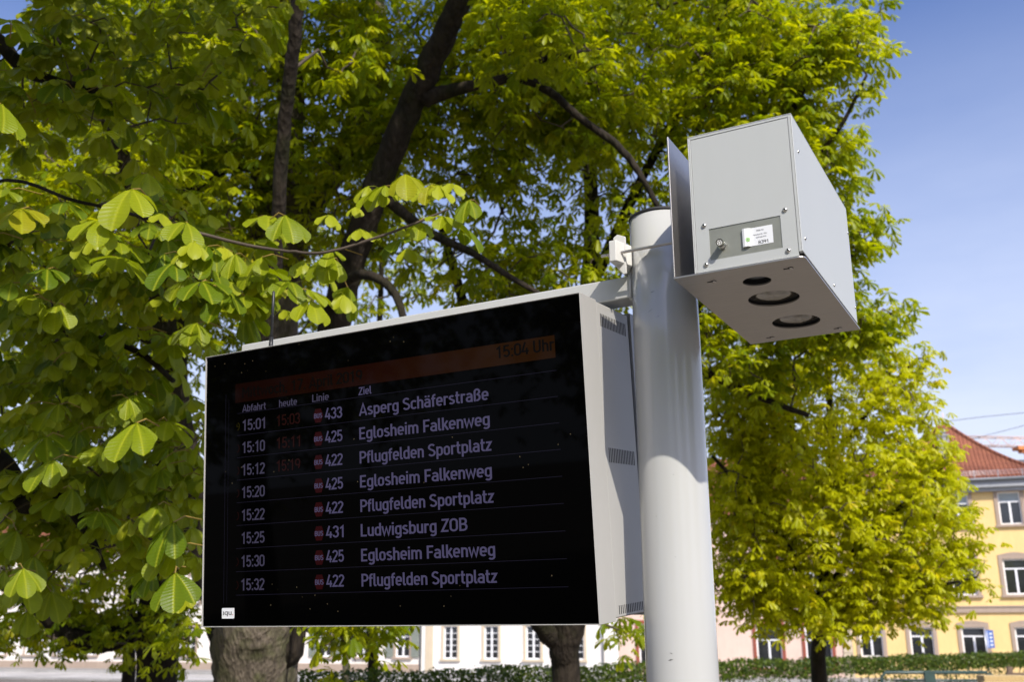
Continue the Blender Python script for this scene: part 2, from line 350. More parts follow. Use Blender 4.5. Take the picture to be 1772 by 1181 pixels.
# street runs along the house fronts
F0 = np.array([23.812, 50.502, 0.0]); DR = np.array([0.93711, -0.34904, 0.0]); NN = np.array([0.34904, 0.93711, 0.0])
RZB = math.atan2(DR[1], DR[0])
def strip(name, mat, u0, u1, n0, n1, z, h=None):
    m = MB()
    P = [F0 + DR * a + NN * b for a, b in ((u0, n0), (u1, n0), (u1, n1), (u0, n1))]
    if h: m.add([tuple(p[:2]) + (z,) for p in P] + [tuple(p[:2]) + (h,) for p in P], [(0, 3, 2, 1), (4, 5, 6, 7), (0, 1, 5, 4), (1, 2, 6, 5), (2, 3, 7, 6), (3, 0, 4, 7)])
    else: m.add([tuple(p[:2]) + (z,) for p in P], [(0, 1, 2, 3)])
    return struct(m.build(name, mat))
strip('road', M['asphalt'], -120, 90, -12.0, -4.2, 0.008)
strip('pavement', M['paving'], -120, 90, -4.0, -0.01, -0.05, 0.12)
strip('kerb', M['kerb'], -120, 90, -4.2, -4.003, -0.05, 0.13)
strip('kerb', M['kerb'], -120, 90, -12.2, -12.003, -0.05, 0.10)
mk = MB()
for i in range(28):
    u = -100 + i * 6.5; P = [F0 + DR * a + NN * b for a, b in ((u, -8.2), (u + 3, -8.2), (u + 3, -8.08), (u, -8.08))]
    mk.add([tuple(p[:2]) + (0.012,) for p in P], [(0, 1, 2, 3)])
struct(mk.build('road_markings', M['marking']))

# ---------------------------------------------------------------- buildings
def window_set(kind):
    """makes the meshes of one window kind: local x along wall, y into wall, z up; origin at sill centre"""
    return kind
def win_proto(w, h, frame_mat, trim_mat, trim_w, rows, cols=2, blind=0, arch=False, sill=True, transom=0.3, recess=0.14):
    """list of (part, mesh, child-of) describing a window"""
    t = MB(); p = 0.05; y0 = -p; y1 = 0.02
    t.box(-w / 2 - trim_w, -w / 2 - 0.002, y0, y1, -0.0, h); t.box(w / 2 + 0.002, w / 2 + trim_w, y0, y1, 0, h)
    t.box(-w / 2 - trim_w, w / 2 + trim_w, y0 - 0.003, y1, h + 0.002, h + trim_w * 1.15)
    if arch: t.prism([(-w / 2 - trim_w, h + trim_w * 1.15), (w / 2 + trim_w, h + trim_w * 1.15), (w * .25, h + trim_w * 1.7), (0, h + trim_w * 1.85), (-w * .25, h + trim_w * 1.7)], y0 - .01, y1, axis=1)
    surround = t.mesh('window', trim_mat)
    f = MB(); fw = 0.07; ya, yb = recess - 0.06, recess
    f.box(-w / 2, -w / 2 + fw, ya, yb, 0, h); f.box(w / 2 - fw, w / 2, ya, yb, 0, h)
    f.box(-w / 2 + fw, w / 2 - fw, ya, yb, 0, fw); f.box(-w / 2 + fw, w / 2 - fw, ya, yb, h - fw, h)
    zt = h * (1 - transom) if transom else h - fw
    if transom: f.box(-w / 2 + fw, w / 2 - fw, ya - .004, yb, zt - fw / 2, zt + fw / 2)
    f.box(-fw * .7, fw * .7, ya - .008, yb, fw, zt - (fw / 2 if transom else 0))
    if rows:
        for i in range(1, rows):
            z = fw + (zt - fw) * i / rows
            f.box(-w / 2 + fw, -fw * .7, ya + .01, yb - .005, z - .018, z + .018); f.box(fw * .7, w / 2 - fw, ya + .01, yb - .005, z - .018, z + .018)
    frame = f.mesh('frame', frame_mat)
    panes = []
    ztb = zt - (fw / 2 if transom else 0)
    pl = MB().box(-w / 2 + fw, -fw * .7, recess - .025, recess - .02, fw, ztb).mesh('pane', M['pane'])
    pr = MB().box(fw * .7, w / 2 - fw, recess - .025, recess - .02, fw, ztb).mesh('pane', M['pane'])
    panes = [pl, pr]
    if transom: panes.append(MB().box(-w / 2 + fw, w / 2 - fw, recess - .025, recess - .02, zt + fw / 2, h - fw).mesh('pane', M['pane_blind'] if blind else M['pane']))
    si = MB().box(-w / 2 - trim_w - .05, w / 2 + trim_w + .05, -.14, .03, -.12, -.003).mesh('sill', trim_mat) if sill else None
    return dict(w=w, h=h, s=surround, f=frame, p=panes, sill=si, recess=recess)
def put_window(b, pr, x, z):
    o = bpy.data.objects.new('window', pr['s']); col.objects.link(o); o.parent = b; o.location = (x, 0, z)
    for nm, me in [('frame', pr['f'])] + [('pane', m_) for m_ in pr['p']] + ([('sill', pr['sill'])] if pr['sill'] else []):
        c = bpy.data.objects.new(nm, me); col.objects.link(c); c.parent = o
    return o
def wall_with_holes(b, x0, x1, z0, z1, wins, mat, depth=9.0):
    """front wall as cells round the window openings, with reveals; sides, back"""
    xs = sorted({x0, x1} | {x - p['w'] / 2 for p, x, z in wins} | {x + p['w'] / 2 for p, x, z in wins})
    zs = sorted({z0, z1} | {z for p, x, z in wins} | {z + p['h'] for p, x, z in wins})
    m = MB()
    for i in range(len(xs) - 1):
        for k in range(len(zs) - 1):
            cx, cz = (xs[i] + xs[i + 1]) / 2, (zs[k] + zs[k + 1]) / 2
            if any(abs(cx - x) < p['w'] / 2 and z < cz < z + p['h'] for p, x, z in wins): continue
            m.add([(xs[i], 0, zs[k]), (xs[i + 1], 0, zs[k]), (xs[i + 1], 0, zs[k + 1]), (xs[i], 0, zs[k + 1])], [(0, 1, 2, 3)])
    for p, x, z in wins:
        a, c, h, d = x - p['w'] / 2, x + p['w'] / 2, z + p['h'], p['recess'] + .03
        m.add([(a, 0, z), (a, d, z), (a, d, h), (a, 0, h)], [(0, 1, 2, 3)]); m.add([(c, 0, z), (c, d, z), (c, d, h), (c, 0, h)], [(0, 1, 2, 3)])
        m.add([(a, 0, z), (c, 0, z), (c, d, z), (a, d, z)], [(0, 1, 2, 3)]); m.add([(a, 0, h), (c, 0, h), (c, d, h), (a, d, h)], [(0, 1, 2, 3)])
        m.add([(a, d, z), (c, d, z), (c, d, h), (a, d, h)], [(0, 1, 2, 3)])
    m.add([(x0, 0, z0), (x0, depth, z0), (x0, depth, z1), (x0, 0, z1)], [(0, 1, 2, 3)])
    m.add([(x1, 0, z0), (x1, depth, z0), (x1, depth, z1), (x1, 0, z1)], [(0, 1, 2, 3)])
    m.add([(x0, depth, z0), (x1, depth, z0), (x1, depth, z1), (x0, depth, z1)], [(0, 1, 2, 3)])
    m.add([(x0, 0, z1), (x1, 0, z1), (x1, depth, z1), (x0, depth, z1)], [(0, 1, 2, 3)])
    m.build('wall', mat, b)
    for p, x, z in wins: put_window(b, p, x, z)
def bpos(u): return tuple(F0 + DR * u)

# yellow house with the tented red roof: local x = 0 at its left corner (u = -7.17), 12 m wide
yb = thing('yellow_house', 'yellow rendered house with red tiled tent roof behind the right end of the hedge', 'house', bpos(-7.17), RZB)
Y0 = 7.17
wA = win_proto(1.02, 1.60, M['white_frame'], M['stone_trim'], 0.17, 0, blind=1)
wB = win_proto(1.10, 1.70, M['white_frame'], M['stone_trim'], 0.17, 0, arch=True, transom=0.28)
wC = win_proto(1.08, 1.42, M['white_frame'], M['stone_trim'], 0.17, 0, arch=True, transom=0.3)
yw = []
for k in range(-2, 2 + 1):
    c = 0.82 + 2.36 * k + Y0 - 2.36
    c = 0.82 + Y0 + 2.36 * (k - 1)
    if 0.5 < c < 9.4: yw += [(wA, c, 7.38), (wB, c - .12, 4.03), (wC, c, 1.1)]
wall_with_holes(yb, 0, 10.1, 0, 9.08, yw, M['yellow_wall'], 11.5)
MB().box(-.03, 10.13, -.10, -.001, 3.2, 3.45).box(-.05, 10.15, -.14, -.001, 3.452, 3.52).build('string_course', M['stone_trim'], yb)
MB().box(-.25, 10.35, -.28, -.001, 9.02, 9.2).box(-.4, 10.5, -.48, -.001, 9.202, 9.5).build('cornice', M['cornice'], yb)
MB().tube([(-.5, -.58, 9.58), (10.6, -.58, 9.58)], .085, 8).box(-.5, 10.6, -.56, -.48, 9.5, 9.6).build('gutter', M['grey_metal'], yb)
rf = MB(); nl = 34; ax_, ay_ = 5.75, 5.5
def roof_ring(f):
    e = 1 - f; z = 9.62 + 4.05 * (0.35 * f + 0.65 * f ** 1.75)
    x0 = ax_ + (-.55 - ax_) * e; x1 = ax_ + (10.65 - ax_) * e; y0 = ay_ + (-.55 - ay_) * e; y1 = ay_ + (12.0 - ay_) * e
    return [(x0, y0, z), (x1, y0, z), (x1, y1, z), (x0, y1, z)]
for i in range(nl):
    a = roof_ring(i / nl); b_ = roof_ring((i + 1) / nl)
    a = [(x, y, z + .035) for x, y, z in a]; lo = roof_ring(i / nl)
    for k in range(4):
        j = (k + 1) % 4
        rf.add([a[k], a[j], b_[j], b_[k]], [(0, 1, 2, 3)]); rf.add([lo[k], lo[j], a[j], a[k]], [(0, 1, 2, 3)])
roof = rf.build('roof', M['roof'], yb)
hp = MB()
for k in range(2):
    hp.tube([np.array(roof_ring(f / 20)[k]) + [0, 0, .05] for f in range(20)], .09, 6, smooth=False)
hp.build('hip_tiles', M['roof'], roof)
ch = MB().box(5.15, 5.75, 2.6, 3.2, 10.6, 12.42).box(5.1, 5.8, 2.55, 3.25, 12.42, 12.5)
ch.build('chimney', M['cornice'], roof)
MB().tube([(5.5, 2.9, 12.5), (5.5, 2.9, 12.62), (5.5, 2.9, 12.78), (5.5, 2.9, 12.92)], [.08, .17, .17, .05], 12).build('chimney_cowl', M['bright_steel'], roof)
MB().tube([(5.75, 5.5, 13.6), (5.75, 5.5, 14.25)], .035, 6).build('roof_finial', M['crane_pale'], roof)
sg = MB()
for z in (9.86, 9.95, 10.04): sg.tube([(-.2, -.22, z), (10.3, -.22, z)], .012, 4)
for i in range(10): sg.box(i * 1.09, i * 1.09 + .03, -.23, -.2, 9.72, 10.08)
sg.build('snow_guard', M['galv'], roof)

# pink house
pb = thing('pink_house', 'pale pink rendered house with red brown window surrounds behind the hedge', 'house', bpos(-19.27), RZB)
wP = win_proto(1.28, 2.2, M['white_frame'], M['red_trim'], 0.17, 0, transom=0.38, sill=True)
pw = []
for c in (19.27 - 15.0, 19.27 - 11.28 - .0, 19.27 - 8.82, 19.27 - 17.5): pw += [(wP, c, .55), (wP, c, 3.9)]
pw += [(wP, 19.27 - 13.15 - .2, .55)] if False else []
wall_with_holes(pb, 0, 11.62, 0, 8.3, pw, M['pink_wall'], 10)
qs = MB()
for i in range(26): qs.box(11.64, 12.09, -.06 - .012 * (i % 2), .1, .02 + i * .32, .32 + i * .32)
qs.build('corner_pilaster', M['beige_stone'], pb)
MB().prism([(-.4, 8.3), (12.0, 8.3), (11.0, 11.4), (.6, 11.4)], -.4, 8, axis=1).build('roof', M['roof'], pb)

# white house
wb = thing('white_house', 'bright white two storey house with tall narrow windows behind the hedge and board', 'house', bpos(-31.1), RZB)
wW = win_proto(.86, 1.82, M['white_frame'], M['beige_stone'], 0.15, 5, transom=0)
ww = []
for k in range(4): ww += [(wW, 31.1 - 29.22 + 2.52 * k, .87), (wW, 31.1 - 29.22 + 2.52 * k, 4.1)]
wall_with_holes(wb, 0, 11.81, 0, 7.2, ww, M['white_wall'], 10)
MB().box(.30, .78, -.05, -.002, 0, 7.2).build('pilaster', M['beige_stone'], wb)
MB().tube([(10.98, -.1, 0), (10.98, -.1, 7.2)], .055, 8).build('rain_pipe', M['galv'], wb)
MB().tube([(.02, -.1, 0), (.02, -.1, 7.2)], .05, 8).build('rain_pipe', M['grey_metal'], wb)
MB().prism([(-.3, 7.2), (12.1, 7.2), (11.3, 10.1), (.4, 10.1)], -.4, 8, axis=1).build('roof', M['roof'], wb)
# cream houses further left
def shuttered(label, u0, wid, sh):
    b = thing('cream_house', label, 'house', bpos(u0), RZB)
    wS = win_proto(.9, 1.75, M['white_frame'], M['stone_trim'], .13, 3, transom=0)
    n = int(wid / 2.6); ws = []
    for k in range(n): ws += [(wS, wid - 1.15 - 2.6 * k, .95), (wS, wid - 1.15 - 2.6 * k, 4.2)]
    wall_with_holes(b, 0, wid, 0, 7.6, ws, M['cream_wall'], 10)
    if sh:
        pr = None
        for k in range(n):
            for z in (.95, 4.2):
                for s in (-1, 1):
                    if pr is None:
                        m = MB().box(-.24, .24, -.1, -.056, 0, 1.75)
                        for q in range(16): m.box(-.19, .19, -.115, -.1, .08 + q * .1, .13 + q * .1)
                        pr = m.build('shutter', M['shutter'], b); pr.location = (wid - 1.15 - 2.6 * k + s * .83, 0, z)
                    else: share(pr, b, (wid - 1.15 - 2.6 * k + s * .83, 0, z))
    MB().box(0, wid, -.07, -.002, 0, .55).build('plinth', M['stone_trim'], b)
    MB().prism([(-.3, 7.6), (wid + .3, 7.6), (wid - .5, 10.6), (.5, 10.6)], -.4, 8, axis=1).build('roof', M['roof'], b)
shuttered('cream house with grey green window shutters just left of the white house', -43.5, 12.38, True)
shuttered('cream house without shutters at the far left behind the dark tree trunks', -69, 25.46, False)

# far white building with a dark flat roof
fb = thing('flat_roofed_building', 'distant white building with dark flat roof under the crane jib', 'building', tuple(W(1690, 1096, 95) * [1, 1, 0]), -0.25)
MB().box(0, 26, 0, 14, 0, 17.6).build('wall', M['far_white'], fb)
MB().box(-.3, 26.3, -.5, 14, 17.6, 18.3).build('flat_roof', M['grey_metal'], fb)
MB().tube([(1.4, .8, 18.3), (1.4, .8, 20.3)], .32, 10).tube([(2.2, .8, 18.3), (2.2, .8, 20.1)], .3, 10).build('vent_pipes', M['galv'], fb)['kind'] = 'stuff'
# tower crane
cj = W(1860, 768, 150); cr = thing('tower_crane', 'orange and white tower crane jib above the roofs at the right edge', 'crane', (cj[0], cj[1], 0), 0.12)
zj = cj[2]; jl = 20.0
def lattice(m, p0, p1, w, step):
    p0 = np.array(p0, float); p1 = np.array(p1, float); L = np.linalg.norm(p1 - p0); t = (p1 - p0) / L; n = int(L / step)
    s1 = np.cross(t, [0, 1, 0]) if abs(t[1]) < .9 else np.array([1, 0, 0]); s1 = s1 / np.linalg.norm(s1); s2 = np.cross(t, s1)
    cs = [s1 * w + s2 * w, s1 * w - s2 * w, -s1 * w - s2 * w, -s1 * w + s2 * w]
    for c in cs: m.tube([p0 + c, p1 + c], .09, 4)
    for i in range(n):
        a = p0 + t * L * i / n; b_ = p0 + t * L * (i + 1) / n
        for k in range(4):
            j = (k + 1) % 4; m.tube([a + cs[k], b_ + cs[j]] if i % 2 else [a + cs[j], b_ + cs[k]], .05, 3)
lattice(lm := MB(), (0, 0, 0), (0, 0, zj - .8), .8, 1.8); lm.build('mast', M['crane_orange'], cr)
lattice(lm := MB(), (-jl, 0, zj), (12, 0, zj), .65, 1.25); lm.build('jib', M['crane_pale'], cr)
MB().box(-9.6, -7.0, -.8, .8, zj - 1.2, zj - .72).box(-8.9, -7.7, -.5, .5, zj - 1.6, zj - 1.2).build('trolley', M['crane_orange'], cr)
MB().tube([(-8.3, 0, zj - 1.6), (-8.3, 0, zj - 2.6)], .05, 4).box(-8.55, -8.05, -.2, .2, zj - 3.3, zj - 2.6).build('hook_block', M['crane_orange'], cr)
# overhead wires
for n_, (pts, lab) in enumerate(((((1560, 750, 60), (1627, 731, 52), (1700, 722, 50), (1900, 702, 44)), 'upper thin dark overhead wire crossing the sky above the red roof'),
                                 (((1560, 800, 60), (1672, 763, 58), (1772, 737, 52), (1900, 702, 46)), 'lower thin dark overhead wire slanting over the red roof'))):
    P = [W(*p) for p in pts]; m = MB(); m.tube(P, .014, 5)
    o = m.build('overhead_wire', M['wire']); tag(o, lab, 'wire', 'overhead wires')
# street sign
sp_ = F0 + DR * (-.86) + NN * (-.45)
so = thing('street_sign', 'small blue and white sign on a post before the yellow house', 'sign', tuple(sp_), RZB)
MB().tube([(-.22, 0, 0), (-.22, 0, 2.5)], .03, 8).build('post', M['galv'], so)
MB().box(-.18, .16, -.02, 0, 1.55, 2.38).build('sign_plate', M['sign_blue'], so)
m = MB()
for k in range(4): m.box(-.02, .10, -.024, -.0203, 1.66 + .17 * k, 1.74 + .17 * k)
m.box(-.14, -.10, -.024, -.0203, 1.6, 2.33)
m.build('sign_lettering', M['sign_white'], so)

# ---------------------------------------------------------------- hedge
rng = np.random.default_rng(11)
def leaf_cards(P, size, nrm_rng, tint=None):
    """small folded leaves at points P: (verts, faces)"""
    n = len(P); d = nrm_rng.normal(size=(n, 3)); d /= np.linalg.norm(d, axis=1)[:, None]
    e = nrm_rng.normal(size=(n, 3)); e -= d * (e * d).sum(1)[:, None]; e /= np.linalg.norm(e, axis=1)[:, None]
    f = np.cross(d, e); s = (size * (0.7 + .6 * nrm_rng.random(n)))[:, None]
    v = np.stack([P - d * s * .5, P + e * s * .3 + f * s * .06, P + d * s * .5, P - e * s * .3 + f * s * .06], 1).reshape(-1, 3)
    q = np.arange(n)[:, None] * 4
    tri = np.concatenate([q + [0, 1, 2], q + [0, 2, 3]], 1).reshape(-1, 3)
    return v, tri
def np_mesh(name, v, tri, mat, tint_per_v=None):
    me = bpy.data.meshes.new(name); v = np.asarray(v, np.float32); tri = np.asarray(tri, np.int32)
    me.vertices.add(len(v)); me.vertices.foreach_set('co', v.ravel())
    me.loops.add(tri.size); me.loops.foreach_set('vertex_index', tri.ravel())
    me.polygons.add(len(tri)); me.polygons.foreach_set('loop_start', np.arange(len(tri), dtype=np.int32) * 3); me.polygons.foreach_set('loop_total', np.full(len(tri), 3, np.int32))
    me.update(calc_edges=True)
    if tint_per_v is not None:
        a = me.attributes.new('tint', 'FLOAT', 'POINT'); a.data.foreach_set('value', np.asarray(tint_per_v, np.float32))
    me.materials.append(mat); return me
h0 = W(505, 1160, 13.6); h0[2] = 0; h1 = W(2000, 1120, 32); h1[2] = 0
hd = h1 - h0; hl = np.linalg.norm(hd); hd /= hl; hn = np.array([-hd[1], hd[0], 0])
hedge = thing('hedge', 'long clipped green hedge with thin see through lower part, before the houses', 'hedge', tuple(h0), 0)
n = 62000; u = rng.random(n) * hl; zt = 1.78 + .02 * np.sin(u * 2.1) + .018 * np.sin(u * 5.3 + 1) + .01 * np.sin(u * 13)
zr = rng.random(n); top = zr < .50
z = np.where(top, zt - .34 * rng.random(n) ** 1.1, .3 + rng.random(n) * 1.35) + rng.normal(size=n) * .012
w_ = (rng.random(n) - .5) * .62
P = hd * u[:, None] + hn * w_[:, None]; P[:, 2] = z
clump = np.sin(u * 7 + 2 * np.sin(z * 5 + u)) + np.sin(u * 2.7 + z * 9) + rng.normal(size=n) * .5
keep = top | (clump > .25)
P = P[keep]
v, tri = leaf_cards(P, .062, rng)
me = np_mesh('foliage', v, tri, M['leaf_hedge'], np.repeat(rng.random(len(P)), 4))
o = bpy.data.objects.new('foliage', me); col.objects.link(o); o.parent = hedge; o['kind'] = 'stuff'
m = MB(); rr = random.Random(5)
for i in range(int(hl / .32)):
    p = hd * (i * .32 + rr.random() * .15) + hn * (rr.random() - .5) * .2
    q = p + hd * (rr.random() - .5) * .4
    m.tube([p, (p + q) / 2 + [0, 0, .7], q + [0, 0, 1.55]], [.022, .016, .008], 4)
    m.tube([(p + q) / 2 + [0, 0, .5], q + hd * .25 + hn * (rr.random() - .5) * .4 + [0, 0, 1.35]], [.012, .005], 3)
m.build('stems', M['twig'], hedge)['kind'] = 'stuff'

# ---------------------------------------------------------------- railing and bench at the right
rp = W(1525, 1165, 19.5)
ra = thing('railing', 'dark green metal railing with two bars in front of the hedge at the right', 'railing', (rp[0], rp[1], 0), -.06)
ztop = rp[2]
m = MB(); m.tube([(0, 0, 0), (0, 0, ztop - .08), (.08, 0, ztop), (1.98, 0, ztop)], .032, 8); m.tube([(.25, 0, ztop - .15), (1.98, 0, ztop - .15)], .02, 8); m.build('top_rail', M['rail_green'], ra)
MB().box(.8, 1.0, -.05, .05, 0, ztop + .02).build('post', M['rail_green'], ra)
MB().box(1.98, 2.08, -.04, .04, 0, ztop - .01).build('post', M['rail_green'], ra)
bp_ = W(1694, 1172, 17.5)
bn = thing('wooden_rack', 'pale wooden beam rack standing at the right end of the green railing', 'rack', (bp_[0], bp_[1], 0), -.06)
m = MB(); m.box(-.05, .68, -.35, .0, bp_[2] - .10, bp_[2] + .03); m.build('beam', M['old_wood'], bn, bevel=.02)
m = MB(); m.box(-.12, .85, -.5, -.36, bp_[2] - .30, bp_[2] - .06); m.build('beam', M['old_wood'], bn, bevel=.02)
m = MB(); m.box(.0, .1, -.3, -.1, 0, bp_[2] - .11).box(.6, .7, -.3, -.1, 0, bp_[2] - .11); m.build('frame', M['brown_wood'], bn)
fp = W(1742, 1172, 21)
fn = thing('wooden_fence', 'brown wooden board fence end beside the pale beams at the right edge', 'fence', (fp[0], fp[1], 0), -.06)
for k in range(4): MB().box(0, 3, -.02, .02, .1 + k * .36, .1 + k * .36 + .3).build('board', M['brown_wood'], fn)
for k in range(3): MB().box(.05 + 1.4 * k, .15 + 1.4 * k, .021, .1, 0, 1.6).build('post', M['brown_wood'], fn)
# ---------------------------------------------------------------- trees
def leaf_template(seed, nleaf, droop, hi, fan=118):
    """palmate chestnut leaf: petiole joint at the origin, middle leaflet towards +x, leaflets hang down by droop; length of the middle leaflet = 1"""
    r = np.random.default_rng(seed); V = []; F = []; UV = []; T = []
    if hi:
        S = [0, .12, .28, .44, .58, .70, .80, .89, .96, 1.0]; Wd = [.02, .045, .098, .155, .198, .222, .222, .185, .10, .006]; X = [-1, -.5, 0, .5, 1]
    elif hi is None:
        S = [0, .5, .82, 1.0]; Wd = [.015, .10, .145, .02]; X = [-1, 0, 1]
    else:
        S = [0, .66, 1.0]; Wd = [.02, .18, .02]; X = [-1, 0, 1]
    for k in range(nleaf):
        q = (k - (nleaf - 1) / 2) / ((nleaf - 1) / 2)
        phi = q * R(fan) + r.normal() * .07; L = (1 - .42 * abs(q) ** 1.4) * (1 + r.normal() * .05)
        d0 = droop + r.normal() * .10 - abs(q) * .05; curl = .35 + r.random() * .35; twist = r.normal() * .25; fold = .22 + r.random() * .3
        o = len(V); pos = np.zeros(3); prev = 0.0
        side = np.array([-math.sin(phi), math.cos(phi), 0])
        for s, w in zip(S, Wd):
            a = d0 + curl * (s - .5) * 1.1; dr = np.array([math.cos(phi) * math.cos(a), math.sin(phi) * math.cos(a), -math.sin(a)])
            pos = pos + dr * (s - prev) * L; prev = s
            nrm = np.cross(dr, side); nrm *= -1 if nrm[2] < 0 else 1
            tw = twist * s; sd = side * math.cos(tw) + nrm * math.sin(tw); nr = nrm * math.cos(tw) - side * math.sin(tw)
            for x in X:
                e = abs(x); p = pos + sd * x * w * L * 1.08 + nr * (fold * w * L * e + (.012 * math.sin(s * 70 + x) * L * e if hi else 0))
                V.append(p); UV.append((s, x * w * 2.0))
        nx = len(X)
        for i in range(len(S) - 1):
            for j in range(nx - 1):
                F.append((o + i * nx + j, o + i * nx + j + 1, o + (i + 1) * nx + j + 1, o + (i + 1) * nx + j))
    nb = len(F)
    if hi:   # petiole rising back to the twig
        o = len(V); P = [np.array([0, 0, 0]), np.array([-.35, 0, .12]), np.array([-.85, 0, .05])]
        for p in P:
            for k in range(3): V.append(p + np.array([0, math.cos(2.1 * k), math.sin(2.1 * k)]) * .018); UV.append((0, 0))
        for i in range(2):
            for k in range(3): F.append((o + i * 3 + k, o + i * 3 + (k + 1) % 3, o + (i + 1) * 3 + (k + 1) % 3, o + (i + 1) * 3 + k))
    V = np.array(V); tri = []; 
    for f in F: tri += [(f[0], f[1], f[2]), (f[0], f[2], f[3])]
    return dict(v=V, f=F, nb=nb, uv=UV, tri=np.array(tri), ntb=nb * 2)
def template_mesh(t, mat, name='leaf'):
    me = bpy.data.meshes.new(name); me.from_pydata([tuple(p) for p in t['v']], [], t['f']); me.materials.append(mat); me.materials.append(M['petiole'])
    uv = me.uv_layers.new(name='UVMap')
    for l in me.loops: uv.data[l.index].uv = t['uv'][l.vertex_index]
    for i, p in enumerate(me.polygons):
        p.use_smooth = True
        if i >= t['nb']: p.material_index = 1
    return me
HI = [leaf_template(s, 5 if s % 3 else 6, R(d), True, f) for s, d, f in ((1, 50, 90), (2, 55, 84), (3, 46, 96), (4, 60, 88), (5, 52, 92), (6, 40, 105), (7, 48, 100), (8, 62, 95))]
MID = [leaf_template(s, 7 if s % 2 else 6, R(d), None, f) for s, d, f in ((11, 30, 125), (12, 42, 118), (13, 20, 135), (14, 52, 105), (15, 36, 125), (16, 14, 135), (17, 46, 110), (18, 26, 130))]
LOW = [leaf_template(s, 5, R(d), False) for s, d in ((21, 30), (22, 45), (23, 20), (24, 55), (25, 38), (26, 10))]
HI_ME = [template_mesh(t, M['leaf_near']) for t in HI]
MID_ME = [template_mesh(t, M['leaf_far']) for t in MID]
MID_NEAR_ME = [template_mesh(t, M['leaf_near']) for t in MID]

def mats_from(P, yaw, tilt, roll, size):
    """n 3x3 matrices (scaled): yaw about z, then tilt forward, roll"""
    n = len(P); cy, sy = np.cos(yaw), np.sin(yaw); ct, st_ = np.cos(tilt), np.sin(tilt); cr, sr_ = np.cos(roll), np.sin(roll)
    Z = np.zeros(n); O = np.ones(n)
    A = np.stack([np.stack([cy, -sy, Z], -1), np.stack([sy, cy, Z], -1), np.stack([Z, Z, O], -1)], 1)
    B = np.stack([np.stack([ct, Z, st_], -1), np.stack([Z, O, Z], -1), np.stack([-st_, Z, ct], -1)], 1)
    C_ = np.stack([np.stack([O, Z, Z], -1), np.stack([Z, cr, -sr_], -1), np.stack([Z, sr_, cr], -1)], 1)
    return (A @ B @ C_) * size[:, None, None]
def merge_leaves(name, temps, P, Mx, kinds, rng, mat, parent, base):
    Vs, Ts, Ti = [], [], []; o = 0
    for k, t in enumerate(temps):
        idx = np.nonzero(kinds == k)[0]
        if not len(idx): continue
        v = np.einsum('nij,vj->nvi', Mx[idx], t['v']) + P[idx][:, None, :] - base
        nv = len(t['v']); tri = t['tri'][None] + (np.arange(len(idx)) * nv)[:, None, None] + o
        Vs.append(v.reshape(-1, 3)); Ts.append(tri.reshape(-1, 3)); Ti.append(np.repeat(rng.random(len(idx)), nv)); o += len(idx) * nv
    me = np_mesh(name, np.concatenate(Vs), np.concatenate(Ts), mat, np.concatenate(Ti))
    ob = bpy.data.objects.new(name, me); col.objects.link(ob); ob.parent = parent; ob['kind'] = 'stuff'; return ob
def smooth_path(P, Rr, per=6, jit=0.0, rng=None):
    P = np.array(P, float); Rr = np.array(Rr, float); n = len(P); out_p, out_r = [], []
    for i in range(n - 1):
        p0, p1, p2, p3 = P[max(i - 1, 0)], P[i], P[i + 1], P[min(i + 2, n - 1)]
        for k in range(per):
            t = k / per
            q = .5 * ((2 * p1) + (-p0 + p2) * t + (2 * p0 - 5 * p1 + 4 * p2 - p3) * t * t + (-p0 + 3 * p1 - 3 * p2 + p3) * t ** 3)
            r = Rr[i] + (Rr[i + 1] - Rr[i]) * t
            if jit: q = q + rng.normal(size=3) * r * jit
            out_p.append(q); out_r.append(r)
    out_p.append(P[-1]); out_r.append(Rr[-1]); return out_p, out_r
